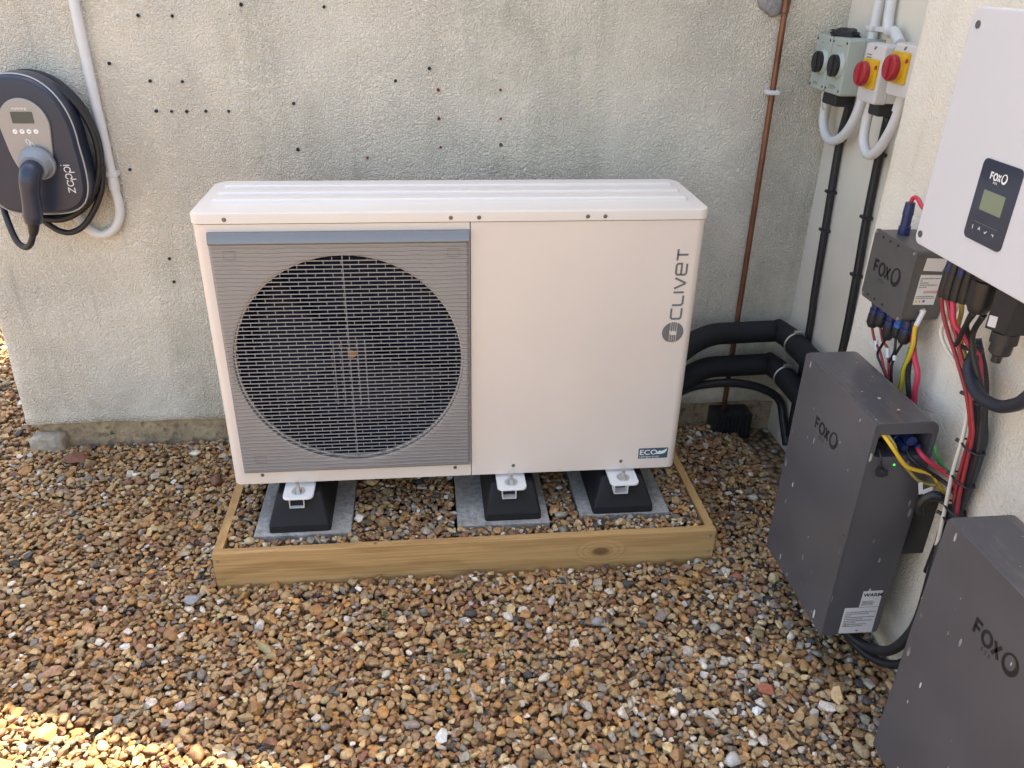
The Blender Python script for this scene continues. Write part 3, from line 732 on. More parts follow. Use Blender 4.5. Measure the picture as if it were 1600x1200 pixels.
for i, (x0, x1, y0) in enumerate(SLABS):
    yb = FY1-BT-.02
    sl = obj_bm('concrete_slab', box_bm(x0, x1, y0, yb, .03, .0965, .003, 2), M_SLAB, None, .6)
    tag(sl, 'grey concrete paving slab set in gravel '+SIDE[i], 'paving slab', 'slabs under the rubber feet')
    a, b_, c = FEET[i]; t = thing('rubber_foot', 'black sloping rubber support foot '+SIDE[i], 'rubber foot', ((a+b_)/2, .15, .0965), 'rubber feet')
    ye = .36; mx = (a+b_)/2; tw = .056; zt = .184
    bm = bmesh.new(); lay = [(.0967, 0, 0), (.116, .001, .001), (zt-.005, (b_-a)/2-tw, .040), (zt, (b_-a)/2-tw+.005, .045)]
    rows = []
    for z, ix, iy in lay:
        rows.append([bm.verts.new((p[0], p[1], z)) for p in rrect(a+ix, b_-ix, c+iy, ye-iy, [.008]*4, 3)])
    for p, q_ in zip(rows, rows[1:]):
        n = len(p)
        for k in range(n): bm.faces.new((p[k], p[(k+1) % n], q_[(k+1) % n], q_[k]))
    bm.faces.new(rows[-1]); bm.faces.new(list(reversed(rows[0]))); obj_bm('block', bm, M_RUBBER, t, .5)
    # galvanised channel let into the top of the foot
    cx = BOLT[i]-.006; ch = bmesh.new()
    prof = [(-.018, .1895), (-.018, .157), (.018, .157), (.018, .1895), (.0165, .1895), (.0165, .1585), (-.0165, .1585), (-.0165, .1895)]
    f0 = Frame((cx, -.043, 0), (1, 0, 0), (0, 0, 1)); prism_bm(f0, prof, 0, -.36, bm=ch); obj_bm('channel', ch, M_TAB, t)

# ------------------------------------------------------------------ heat pump
hp = thing('heat_pump', 'cream white outdoor heat pump with large round grey fan grille', 'heat pump', (.559, .14, .190))
Z0, Z1, ZT, D = .205, .8635, .889, .276; XS = .586
fl = lambda z: FLOOR(z)
def upright(name, x0, x1, y0, y1, radii, z0, z1, m, bevel=.003):
    return obj_bm(name, prism_bm(fl(0), rrect(x0, x1, y0, y1, radii, 6), z0, z1, bevel), m, hp, .6)
fan_panel = upright('fan_panel', 0, XS-.001, 0, .06, (.018, 0, 0, 0), Z0, Z1, M_CASE, .002)
service = upright('service_panel', XS+.001, 1.118, 0, .06, (0, .022, 0, 0), Z0, Z1, M_CASE, .002)
casing = upright('casing', .002, 1.116, .0602, D, (0, 0, .02, .02), Z0, Z1, M_CASE, .002)
GC, GR = (.3065, .5355), .259
def disc_bm(fr, c, r, h0, h1, n=72): return prism_bm(fr, [(c[0]+r*math.cos(2*math.pi*k/n), c[1]+r*math.sin(2*math.pi*k/n)) for k in range(n)], h0, h1)
boolean_cut(fan_panel, disc_bm(FRONT(0), GC, GR-.002, .02, -.2)); boolean_cut(casing, disc_bm(FRONT(0), GC, GR-.002, .02, -.2))
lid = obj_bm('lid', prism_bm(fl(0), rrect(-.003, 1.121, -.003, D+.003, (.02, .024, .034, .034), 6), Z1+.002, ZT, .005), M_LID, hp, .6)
for yy in (.075, .138, .201):
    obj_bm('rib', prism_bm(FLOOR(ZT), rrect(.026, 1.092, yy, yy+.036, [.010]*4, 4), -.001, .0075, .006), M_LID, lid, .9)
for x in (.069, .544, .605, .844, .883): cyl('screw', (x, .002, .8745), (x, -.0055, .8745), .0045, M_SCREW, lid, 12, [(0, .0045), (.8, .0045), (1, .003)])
for x in (.070, .545): cyl('screw', (x, .003, .230), (x, -.0025, .230), .0045, M_SCREW, fan_panel, 12, [(0, .0045), (.7, .0045), (1, .003)])
for x in (.693, .972): cyl('screw', (x, .003, .229), (x, -.0025, .229), .0045, M_SCREW, service, 12, [(0, .0045), (.7, .0045), (1, .003)])
# square plate with the round opening
def grille_plate():
    bm = bmesh.new(); n = 96; gx0, gx1, gz0, gz1 = .029, .584, .242, .847
    ang = [2*math.pi*k/n+math.pi/4 for k in range(n)]
    def sq(a, ins):
        c, s = math.cos(a), math.sin(a); hw, hh = (gx1-gx0)/2-ins, (gz1-gz0)/2-ins; mx, mz = (gx0+gx1)/2, (gz0+gz1)/2
        t = min(hw/abs(c) if abs(c) > 1e-6 else 9, hh/abs(s) if abs(s) > 1e-6 else 9)
        k = int(round((a-math.pi/4)/(math.pi/2)))
        if abs(a-(math.pi/4+k*math.pi/2)) < 1e-6: return (mx+math.copysign(hw, c), mz+math.copysign(hh, s))
        return (mx+c*t, mz+s*t)
    rows = []
    f = FRONT(0)
    rows.append([bm.verts.new(f.p(*sq(a, 0), .0004)) for a in ang]); rows.append([bm.verts.new(f.p(*sq(a, .001), .009)) for a in ang]); rows.append([bm.verts.new(f.p(*sq(a, .007), .014)) for a in ang])
    rows.append([bm.verts.new(f.p(GC[0]+(GR+.010)*math.cos(a), GC[1]+(GR+.010)*math.sin(a), .014)) for a in ang])
    rows.append([bm.verts.new(f.p(GC[0]+(GR+.002)*math.cos(a), GC[1]+(GR+.002)*math.sin(a), .0115)) for a in ang])
    rows.append([bm.verts.new(f.p(GC[0]+GR*math.cos(a), GC[1]+GR*math.sin(a), -.03)) for a in ang])
    for p, q_ in zip(rows, rows[1:]):
        for k in range(n): bm.faces.new((p[k], p[(k+1) % n], q_[(k+1) % n], q_[k]))
    return obj_bm('grille_plate', bm, M_GRILLE, hp, .5)
gp = grille_plate()
bm = bmesh.new(); prof = [(.031, .8455, .0), (.031, .8455, .014), (.031, .830, .020), (.031, .824, .0145), (.031, .824, 0)]
obj_bm('top_lip', prism_bm(Frame((.031, 0, 0), (0, -1, 0), (0, 0, 1)), [(0.0005, .8475), (.0115, .8472), (.0150, .840), (.0192, .8285), (.0190, .826), (.0143, .822), (.0005, .822)], 0, -.551), mat('grille_lip_grey', (.20, .205, .215), .22, .3), gp, .5)
for (x, z) in ((.072, .80), (.548, .80), (.075, .285)):
    fbm = bmesh.new(); stroke_bm(fbm, FRONT(-.0142), [(x-.012, z-.009), (x+.012, z-.009), (x+.012, z+.009), (x-.012, z+.009)], .0008, .0, .0004, True)
    obj_bm('corner_mark', fbm, M_LOGO, gp)
mb = bmesh.new(); PT = .0095; rows_ = int(2*GR/PT)
def wire(bm, p0, p1, w, d, y):       # flat rectangular bar in the XZ plane
    f = FRONT(y); a, c = Vector(p0), Vector(p1); e = (c-a).normalized(); nn = Vector((-e.y, e.x))*w/2
    prism_bm(f, [tuple(a-nn), tuple(c-nn), tuple(c+nn), tuple(a+nn)], 0, d, bm=bm)
for k in range(rows_+1):
    z = GC[1]-GR+.004+k*PT; dz = z-GC[1]
    if abs(dz) >= GR-.002: continue
    hw = math.sqrt(GR*GR-dz*dz)+.003
    wire(mb, (GC[0]-hw, z), (GC[0]+hw, z), .0015, .0032, -.0080)
    x = GC[0]-hw+(.019 if k % 2 else .038)-(GC[0]-hw) % .038
    while x < GC[0]+hw-.004:
        zz = min(z+PT, GC[1]+math.sqrt(max(GR*GR-(x-GC[0])**2, 0)))
        if zz-z > .002 and x > GC[0]-hw+.004: wire(mb, (x, z+.001), (x, zz-.001), .0012, .0026, -.0078)
        x += .038
obj_bm('grille_bars', mb, M_BAR, gp)
sb = bmesh.new(); wire(sb, (GC[0], GC[1]-GR), (GC[0], GC[1]+GR), .002, .003, -.0022)
for dx in (-.036, -.018, .018, .036): wire(sb, (GC[0]+dx, GC[1]-.11), (GC[0]+dx, GC[1]+.055), .0017, .003, -.0022)
obj_bm('grille_stays', sb, M_BAR, gp)
# fan in its dark shroud
sh = bmesh.new(); n = 64; rr = [[sh.verts.new((GC[0]+(GR-.0035)*s*math.cos(2*math.pi*k/n), y, GC[1]+(GR-.0035)*s*math.sin(2*math.pi*k/n))) for k in range(n)] for y, s in ((.003, 1), (.17, .985), (.172, .02))]
for p, q_ in zip(rr, rr[1:]):
    for k in range(n): sh.faces.new((p[k], p[(k+1) % n], q_[(k+1) % n], q_[k]))
obj_bm('fan_shroud', sh, M_DARK, hp, .5)
fan = cyl('fan_hub', (GC[0], .15, GC[1]), (GC[0], .055, GC[1]), .05, M_FAN, hp, 24, [(0, .058), (.85, .055), (1, .04)])
cyl('motor_nut', (GC[0], .056, GC[1]), (GC[0], .040, GC[1]), .011, M_COPPERISH, fan, 6)
for k in range(3):
    bm = bmesh.new(); rows = []; n = 12
    for ri in range(8):
        r = .048+ri*.0275; span = math.radians(62+4*ri); a0 = math.radians(120*k+35-3*ri)
        rows.append([bm.verts.new((GC[0]+r*math.cos(a0+span*j/n), .135-.062*(j/n)+.010*math.sin(j/n*3.14), GC[1]+r*math.sin(a0+span*j/n))) for j in range(n+1)])
    for p, q_ in zip(rows, rows[1:]):
        for j in range(n): bm.faces.new((p[j], p[j+1], q_[j+1], q_[j]))
    o = obj_bm('fan_blade', bm, M_FAN, fan, .9); so = o.modifiers.new('thickness', 'SOLIDIFY'); so.thickness = .003
# maker's lettering runs up the right-hand edge
LG = Frame((1.083, -.0002, .625), (0, 0, 1), (-1, 0, 0))
tx = lettering('lettering', LG, 'CLIVeT', 0, 0, .0245, .0047, M_LOGO, service, .33, 1.14)[0]
lb = bmesh.new(); LC = Frame((1.068, -.0002, .590), (0, 0, 1), (-1, 0, 0)); R0 = .0262
def seg_strip(y0, y1, x_lo=None, x_hi=None):
    pts_r, pts_l = [], []
    for k in range(9):
        y = y0+(y1-y0)*k/8; hw = math.sqrt(max(R0*R0-y*y, 0))
        pts_r.append((hw if x_hi is None else min(hw, x_hi(y)), y)); pts_l.append((-hw if x_lo is None else max(-hw, x_lo(y)), y))
    prism_bm(LC, pts_r+pts_l[::-1], .0002, .0006, bm=lb)
seg_strip(.0085, R0*.995); seg_strip(-R0*.995, -.0095)
for yy in (-.0078, -.0030, .0018): 
    seg_strip(yy, yy+.0034, None, lambda y: -.007); seg_strip(yy, yy+.0034, lambda y: .004-abs(y+.001)*.3, None)
seg_strip(.0066, .0078, None, lambda y: -.004); seg_strip(.0066, .0078, lambda y: .006, None)
obj_bm('round_emblem', lb, M_LOGO, service)
EF = FRONT(-.0003)
badge = prism('eco_badge', EF, rrect(1.0165, 1.0935, .235, .2655, [.001]*4, 2), 0, .0006, M_ECO, service)
E2 = FRONT(-.0009)
font_text('badge_lettering', E2, 'ECO', 1.0185, .2465, .021, M_PRINT, badge, .0004, 1.12); font_text('badge_small_lettering', E2, 'refrigerants', 1.0185, .2378, .0088, M_PRINT, badge, 0, 1.28)
prism('badge_leaf', E2, [(1.064, .2475), (1.066, .2535), (1.071, .2575), (1.077, .256), (1.083, .2585), (1.0905, .2635), (1.0895, .256), (1.085, .250), (1.078, .2475), (1.071, .2470)], .0001, .0005, M_PRINT, badge)
# white mounting tabs bolted down to the feet
for i, x in enumerate(BOLT):
    tb = obj_bm('mounting_tab', prism_bm(FLOOR(0), rrect(x-.037, x+.037, -.056, .20, (.014, .014, 0, 0), 5), .1905, .1965, .002), M_TAB, hp, .6)
    obj_bm('tab_flange', box_bm(x-.034, x+.034, .012, .2, .1966, Z0-.0002, 0), M_TAB, hp)
    cyl('washer', (x-.001, -.028, .1966), (x-.001, -.028, .1990), .0165, M_ZINC, tb, 20)
    cyl('nut', (x-.001, -.028, .1990), (x-.001, -.028, .2075), .0088, M_ZINC, tb, 6)
    cyl('bolt', (x-.001, -.028, .2075), (x-.001, -.028, .222), .0048, M_ZINC, tb, 10)

# ------------------------------------------------------------------ car charger on the left
ch = thing('car_charger', 'navy wall-mounted car charger with silver face plate and small screen', 'car charger', (-.478, YW, .77))
CX, CZ = -.480, .945
def charger_outline(k=1., dz=0):
    pts = []
    for i in range(72):
        a = 2*math.pi*i/72; c, s_ = math.cos(a), math.sin(a)
        w = .122+.012*max(0, -s_); n_ = 2.25 if s_ > 0 else 3.6
        r = (abs(c)**n_+abs(s_)**n_)**(-1/n_); pts.append((CX+w*k*r*c, CZ+dz+(.165 if s_ > 0 else .175)*k*r*s_))
    return pts
def loft(name, rings, m, parent, ang=.7):
    bm = bmesh.new(); rows = [[bm.verts.new(p) for p in r] for r in rings]
    for p, q_ in zip(rows, rows[1:]):
        n = len(p)
        for k in range(n): bm.faces.new((p[k], p[(k+1) % n], q_[(k+1) % n], q_[k]))
    bm.faces.new(rows[-1]); bm.faces.new(list(reversed(rows[0]))); return obj_bm(name, bm, m, parent, ang)
ring = lambda k, y: [(x, y, z) for x, z in charger_outline(k)]
body = loft('body', [ring(.80, YW-.001), ring(.80, YW-.055), ring(1.0, YW-.06), ring(1.0, .432), ring(.985, .4235), ring(.95, .4165), ring(.925, .4135), ring(.60, .413)], M_CHARGER, ch)
V, F = tube_data([(x, .4265, z) for x, z in charger_outline(.993)], .0022, 6, True); obj('edge_trim', V, F, M_TRIM, ch, True)
def plate_outline(k=1.):
    pts = []
    for i in range(56):
        a = 2*math.pi*i/56; c, s_ = math.cos(a), math.sin(a); w = .058-.006*max(0, -s_)
        n_ = 2 if s_ > 0 else 3.2; q_ = (abs(c)**n_+abs(s_)**n_)**(-1/n_); pts.append((-.466+w*k*c*q_*(1+.16*s_ if s_ < 0 else 1), .990+(.066 if s_ > 0 else .122)*k*s_*q_))
    return pts
plate = loft('face_plate', [[(x, .4132, z) for x, z in plate_outline(1)], [(x, .4085, z) for x, z in plate_outline(1)], [(x, .4070, z) for x, z in plate_outline(.97)]], M_PLATE, ch)
PF = FRONT(.4069)
prism('screen', PF, rrect(-.491, -.441, .998, 1.025, [.002]*4, 2), 0, .0008, M_LCD2, plate)
font_text('brand_lettering', PF, 'myenergi', -.486, 1.030, .0095, M_PRINT, plate, 0, 1.0)
for i, x in enumerate((-.490, -.474, -.458, -.442)):
    bt = prism('button', PF, [(x+.0056*math.cos(k*.3927), .979+.0056*math.sin(k*.3927)) for k in range(16)], 0, .0012, M_PRINT, plate)
    bm = bmesh.new(); f2 = FRONT(.4057); d = [(-.002, 0), (0, .002), (.002, 0)] if i == 1 else ([(-.002, .001), (0, -.001), (.002, .001)] if i == 2 else [(-.002, -.001), (.002, .001)])
    stroke_bm(bm, f2, [(x+a_, .979+b_) for a_, b_ in d], .0012, .0001, .0004); obj_bm('button_mark', bm, M_LOGO, bt)
for dx, dz in ((0, 0), (.007, -.006)):
    bm = bmesh.new(); stroke_bm(bm, PF, [(-.466+dx+.005*math.cos(k*.524+.6), .953+dz+.0075*math.sin(k*.524)) for k in range(12)], .0013, .0001, .0004, True); obj_bm('chain_mark', bm, M_PRINT, plate)
sock = cyl('socket', (-.456, .4075, .905), (-.456, .376, .897), .044, M_SOCK, ch, 32, [(0, .042), (.3, .042), (.35, .037), (.65, .034), (1, .031)])
ZF = Frame((-.376, .4128, .829), (.0, 0, 1), (-1, 0, 0)); lettering('lettering', ZF, 'zappi', 0, .010, .0235, .0021, M_PRINT, body, .17, 1.0)
cable = thing('charging_cable', 'black charging cable coiled round the charger with its plug in the socket', 'charging cable', (-.478, .49, .70))
tube('plug_handle', [(-.456, .382, .897), (-.457, .362, .893), (-.461, .352, .873), (-.467, .353, .845), (-.472, .356, .812), (-.477, .358, .785), (-.480, .359, .768)], [.023, .0245, .0240, .0215, .0215, .0225, .0195], M_CHARGER, cable, 20)
tube('strain_relief', [(-.480, .359, .770), (-.484, .360, .752), (-.489, .361, .738)], [.0145, .0125, .010], M_CABLE, cable, 12)
pts = [(-.489, .361, .738), (-.503, .365, .712), (-.523, .375, .700), (-.547, .39, .712), (-.570, .42, .755), (-.592, .46, .80)]
for turn in range(0, 3*28+8):
    a = math.radians(215)-2*math.pi*turn/28; k = 1-.05*((turn/28.) % 1)+.03*math.sin(turn*.37)
    lay = turn/28; y = .468+.016*lay+.004*math.sin(turn*.5)
    pts.append((-.478+(.146-.004*lay+.006*math.sin(turn*.21))*math.cos(a), y, .921+(.178+.004*math.sin(turn*.3))*math.sin(a)))
tube('lead', pts, .0078, M_CABLE, cable, 10, n=3)
tube('tail', [(-.520, .49, .742), (-.500, .488, .722), (-.478, .486, .708), (-.450, .486, .704), (-.415, .488, .722), (-.380, .49, .765), (-.350, .492, .822), (-.338, .495, .88)], .0078, M_CABLE, cable, 10)
cd = thing('white_conduit', 'white plastic conduit bending under the car charger', 'conduit', (-.336, .527, .68))
tube('pipe', [(-.336, .528, 2.15), (-.336, .528, 1.2), (-.333, .528, .93), (-.333, .528, .822)], .0125, M_PVC, cd, 14)
tube('bend', [(-.333, .528, .835), (-.332, .528, .80), (-.330, .528, .765), (-.337, .528, .728), (-.359, .528, .697), (-.389, .528, .684), (-.415, .528, .694), (-.436, .528, .722), (-.45, .528, .76)], .0122, M_PVC, cd, 14)
cyl('coupling', (-.333, .528, .842), (-.333, .528, .808), .0148, M_PVC, cd, 16)
box('clip', -.351, -.315, .515, .5452, .842, .856, M_PVC, cd, .003)

# ------------------------------------------------------------------ copper pipe, insulated pipes, hose, drain
cp = thing('copper_pipe', 'weathered copper pipe running down the wall into the corner', 'copper pipe', (1.448, .522, .02))
tube('pipe', [(1.440, .522, 1.285), (1.442, .522, 1.0), (1.445, .522, .6), (1.449, .522, .02)], .0082, M_COPPER, cp, 14)
cyl('joint', (1.440, .522, 1.300), (1.440, .522, 1.262), .0105, M_COPPER, cp, 14)
tube('elbow', [(1.440, .522, 1.285), (1.440, .526, 1.312), (1.440, .545, 1.322), (1.440, .575, 1.322)], .0100, M_COPPER, cp, 12)
box('clip', 1.426, 1.458, .508, .5455, 1.058, 1.070, M_PVC, cp, .003)
bm = bmesh.new(); bmesh.ops.create_icosphere(bm, subdivisions=3, radius=1)
for v in bm.verts:
    d = 1+.28*mnoise.noise(v.co*1.7)+.12*mnoise.noise(v.co*5); v.co = Vector((1.418+.052*d*v.co.x, YW-.002+.016*d*v.co.y, 1.312+.056*d*v.co.z))
tag(obj_bm('filler_patch', bm, M_SCREED, None, 3.), 'grey filler smeared round the copper pipe where it leaves the wall', 'filler')
def lagged(label, z0, z1, x_el, y_el, zt):
    t = thing('insulated_pipe', label, 'insulated pipe', (1.35, .45, z0-.04), 'insulated pipes behind the heat pump')
    r = .0335
    tube('run', [(1.09, .25, z0-.045), (1.15, .315, z0-.03), (1.24, .405, z0-.008), (1.34, .462, z0+.012), (1.45, .480, z1), (x_el-.014, .482, z1+.002)], r, M_FOAM, t, 20)
    tube('return', [(x_el, .498, z1+.002), (x_el+.016, .44, z1), (x_el+.018, .36, z1-.002), (x_el+.018, .22, z1-.004), (x_el+.018, .02, z1-.006)], r, M_FOAM, t, 20, False)
    rb = bmesh.new()
    V, F = tube_data([(x_el+.018+(r+.002)*math.cos(a*.2618), y_el, z1-.001+(r+.002)*math.sin(a*.2618)) for a in range(24)], .0030, 6, True)
    o = obj('ring_clamp', V, F, M_ZINC, t, True)
    for s_ in (1, -1):
        cyl('clamp_screw', (x_el+.006, y_el, z1+s_*(r+.003)), (x_el+.034, y_el, z1+s_*(r+.006)), .004, M_ZINC, o, 8); box('clamp_lug', x_el+.008, x_el+.030, y_el-.007, y_el+.007, z1+s_*(r+.004)-.004, z1+s_*(r+.004)+.004, M_ZINC, o, .001)
    return t
lagged('upper thick black insulated pipe curving from heat pump along the wall', .355, .366, 1.566, .388, 0)
lagged('lower thick black insulated pipe curving from heat pump along the wall', .242, .252, 1.556, .395, 0)
tag(tube('drain_hose', [(1.10, .30, .155), (1.19, .38, .178), (1.284, .44, .196), (1.362, .45, .206), (1.444, .45, .206), (1.532, .45, .184), (1.598, .45, .140), (1.612, .42, .075), (1.612, .37, .02)], .0135, M_CABLE, None, 12), 'thin black hose arching below the two insulated pipes', 'hose')
dr = thing('drain_cover', 'black ribbed plastic drain surround at foot of copper pipe', 'drain', (1.475, .505, 0))
box('hopper', 1.41, 1.535, .482, YW+.012, -.02, .07, M_BLACK, dr, .004)
for k in range(10): box('rib', 1.411+k*.0128, 1.416+k*.0128, .476, .4815, -.01, .075+.015*(k % 3 == 1), M_BLACK, dr, .001)

# ------------------------------------------------------------------ isolators on the recessed wall
def hexa(name, fr, x0, x1, y0, y1, h0, h1, m, parent, r=.006, bevel=.004): return prism(name, fr, rrect(x0, x1, y0, y1, [r]*4, 4), h0, h1, m, parent, bevel)
LW = LEFT(XR)
ig = thing('double_isolator', 'grey-green double isolator with two black rotary knobs', 'isolator', (XR, .42, 1.08))
hexa('back_box', LW, -.512, -.330, 1.080, 1.214, .0005, .050, M_ISOG, ig)
for k, (y, yk) in enumerate(((.468, .456), (.376, .364))):
    cv = hexa('cover', LW, -y-.0445, -y+.0445, 1.080, 1.215, .0505, .094, M_ISOG, ig, .008, .006)
    bz = cyl('bezel', (XR-.094, yk, 1.150), (XR-.103, yk, 1.150), .030, M_ISOG, cv, 24, [(0, .032), (.5, .030), (1, .026)])
    kn = cyl('knob', (XR-.103, yk, 1.150), (XR-.112, yk, 1.150), .0265, M_BLACK, cv, 24)
    prism('knob_grip', LEFT(XR-.112), [(-yk-.007, 1.126), (-yk+.007, 1.126), (-yk+.006, 1.174), (-yk-.006, 1.174)], 0, .005, M_BLACK, kn, .002)
    for dx, dz in ((-.036, .056), (.036, .056), (-.036, -.056), (.036, -.056)):
        cyl('screw', (XR-.093, y+dx, 1.1475+dz), (XR-.0948, y+dx, 1.1475+dz), .0032, M_INK, cv, 8)
    printed_lines('print', LEFT(XR-.0942), small_print(-y-.022, -y+.022, 1.093, 1.104, 3, 4+k)+small_print(-y-.014, -y+.014, 1.194, 1.198, 1, 9+k), M_LOGO, cv)
sd = FRONT(.3295); rl = prism('rating_label', sd, [(XR-.046, 1.092), (XR-.006, 1.092), (XR-.006, 1.200), (XR-.046, 1.200)], .0001, .0006, M_LABEL, ig)
printed_lines('print', FRONT(.3287), small_print(XR-.043, XR-.009, 1.096, 1.198, 12, 3), M_LOGO, rl)
bm = bmesh.new(); bmesh.ops.create_icosphere(bm, subdivisions=3, radius=1)
for v in bm.verts:
    d = 1+.45*mnoise.noise(v.co*2.3+Vector((3, 1, 0)))+.2*mnoise.noise(v.co*6); v.co = Vector((XR-.062+.028*d*v.co.x, .425+.055*d*v.co.y, 1.221+.013*d*v.co.z))
obj_bm('sealant', bm, mat('black_sealant', (.012, .012, .016), .5), ig, 3.)
box('gland_block', XR-.085, XR-.03, .362, .440, 1.050, 1.0805, M_BLACK, ig, .006)
tube('cord', [(XR-.06, .478, 1.060), (XR-.064, .472, 1.036), (XR-.066, .452, 1.030), (XR-.064, .440, 1.046)], .0022, M_WCABLE, ig, 6)
def rotary(label, y0, z0, z1, yk, zk):
    t = thing('rotary_isolator', label, 'isolator', (XR, y0, z0), 'red and yellow isolators')
    hexa('back_box', LW, -y0-.045, -y0+.045, z0, z1, .0005, .075, M_ISOW, t, .008, .004)
    cv = hexa('cover', LW, -y0-.0445, -y0+.0445, z0-.002, z1+.003, .0752, .103, M_ISOW, t, .008, .006)
    prism('cover_slot', LEFT(XR-.1032), [(-y0-.004, z1-.010), (-y0+.004, z1-.010), (-y0+.008, z1-.003), (-y0+.0, z1-.003)], -.0006, .0006, M_LOGO, cv)
    printed_lines('print', LEFT(XR-.1032), small_print(-y0-.030, -y0-.008, z1-.030, z1-.018, 2, int(y0*1000)), M_LOGO, cv)
    yp = hexa('plate', LEFT(XR-.103), -yk-.036, -yk+.033, zk-.032, zk+.032, 0, .006, M_YELP, t, .004, .002)
    cyl('plate_hole', (XR-.1086, yk-.029, zk+.016), (XR-.1098, yk-.029, zk+.016), .005, M_REDK, yp, 10)
    cyl('collar', (XR-.109, yk, zk), (XR-.119, yk, zk), .0265, M_YELP, t, 28)
    kb = cyl('knob', (XR-.119, yk, zk), (XR-.132, yk, zk), .027, M_REDK, t, 32, [(0, .0275), (.7, .0275), (1, .025)])
    prism('knob_grip', LEFT(XR-.132), rrect(-yk-.006, -yk+.006, zk-.022, zk+.022, [.004]*4, 3), -.0005, .005, M_REDK, kb, .002)
    return t
rotary('red and yellow rotary isolator between the conduits, lower of two', .186, 1.090, 1.214, .184, 1.152)
rotary('red and yellow rotary isolator half hidden by the textured pier', .062, 1.120, 1.224, .064, 1.178)
box('cable_gland', XR-.075, XR-.035, .165, .215, 1.058, 1.0898, M_BLACK, [o for o in bpy.data.objects if o.name.startswith('rotary_isolator')][0], .006)
c1 = thing('looped_conduit', 'white conduit dropping from above and looping into the double isolator', 'conduit', (1.59, .42, .95))
tube('pipe', [(1.612, .368, 2.5), (1.612, .368, 1.6), (1.611, .368, 1.25), (1.606, .352, 1.12), (1.60, .336, 1.065), (1.595, .348, 1.012), (1.592, .382, .972), (1.590, .425, .954), (1.590, .464, .960), (1.590, .492, .984), (1.590, .503, 1.022), (1.590, .504, 1.079)], .0125, M_PVC, c1, 14)
cyl('coupling', (1.590, .504, 1.0795), (1.590, .504, 1.050), .0150, M_PVC, c1, 14)
box('clip', 1.596, 1.6298, .350, .386, 1.231, 1.243, M_PVC, c1, .003)
c2 = thing('straight_conduit', 'white conduit entering the top of the lower red isolator', 'conduit', (1.612, .30, 1.21))
tube('pipe', [(1.612, .318, 2.5), (1.612, .318, 1.6), (1.612, .312, 1.27), (1.605, .255, 1.236), (1.60, .215, 1.2145)], .0125, M_PVC, c2, 14); box('clip', 1.596, 1.6298, .298, .336, 1.232, 1.244, M_PVC, c2, .003)
c3 = thing('bridging_conduit', 'white conduit looped between the two red isolators', 'conduit', (1.57, .18, .97))
tube('pipe', [(1.572, .2285, 1.0895), (1.571, .236, 1.04), (1.570, .229, .995), (1.570, .205, .970), (1.570, .178, .968), (1.570, .150, .989), (1.570, .125, 1.026), (1.570, .108, 1.065), (1.572, .0985, 1.1195)], .0120, M_PVC, c3, 14)
cyl('coupling', (1.572, .100, 1.1195), (1.571, .107, 1.080), .0148, M_PVC, c3, 14)
def flat_cable(label, pts):
    t = thing('black_cable', label, 'cable', (XR, pts[-1][1], pts[-1][2]), 'black cables down the recessed wall')
    tube('sheath', pts, .0105, M_CABLE, t, 12)
    for k in (1, 2, 3):
        p = pts[k]; box('clip', XR-.024, XR-.0004, p[1]-.013, p[1]+.017, p[2]-.004, p[2]+.004, M_BLACK, t, .0015)
flat_cable('black cable running down from the grey-green double isolator', [(1.618, .425, 1.050), (1.618, .436, .955), (1.618, .427, .814), (1.618, .418, .707), (1.618, .405, .537), (1.618, .389, .391), (1.618, .38, .05)])
flat_cable('black cable running down from the red isolators', [(1.600, .195, 1.060), (1.616, .222, .959), (1.618, .218, .801), (1.618, .203, .650), (1.618, .189, .442), (1.618, .18, .05)])

# ------------------------------------------------------------------ inverter
iv = thing('inverter', 'large white inverter box with dark display panel on the pier', 'inverter', (1.40, -.70, .962))
IY0, IY1, IZ0, IZ1 = .484, .916, .964, 1.322
LI = LEFT(1.30)
prism('body', LI, rrect(IY0+.012, IY1-.012, IZ0+.008, IZ1-.008, [.012]*4, 5), -.150, -.0145, mat('inverter_grey_back', (.22, .22, .225), .45, .4), iv)
fc = prism('front_cover', LI, rrect(IY0, IY1, IZ0, IZ1, [.014]*4, 6), -.014, 0, M_INV, iv, .004)
box('wall_bracket', 1.4502, XP+.002, -.86, -.55, 1.02, 1.27, M_ZINC, iv, .002)
for p in ((.505, 1.298), (.498, .982), (.895, .982), (.895, 1.298)): cyl('screw', (1.3005, -p[0], p[1]), (1.2985, -p[0], p[1]), .0058, M_SCREW, fc, 14, [(0, .0058), (.8, .0056), (1, .003), (.5, .0025)])
dp = prism('display_panel', LI, rrect(.603, .690, 1.012, 1.129, [.009]*4, 5), .0001, .0016, M_GLASSBLK, fc, .0006)
LD = LEFT(1.2984)
prism('screen', LD, rrect(.6225, .6705, 1.058, 1.087, [.001]*4, 2), 0, .0005, M_LCD, dp)
fox_mark(LD, .6275, 1.1035, .0098, dp, M_PRINT)
bm = bmesh.new(); stroke_bm(bm, LD, [(.620, 1.040), (.674, 1.040)], .0006); obj_bm('rule', bm, M_LOGO, dp)
for i, x in enumerate((.620, .635, .650, .666)):
    bm = bmesh.new(); P_ = [[(0, .003), (0, -.003)], [(-.002, -.001), (0, .003), (.002, -.001)], [(-.002, 0), (-.0005, -.002), (.003, .002)], [(.002, -.002), (.002, .001), (-.002, .001)]][i]
    stroke_bm(bm, LD, [(x+a_, 1.031+b_) for a_, b_ in P_], .0009); obj_bm('key_symbol', bm, M_PRINT, dp)
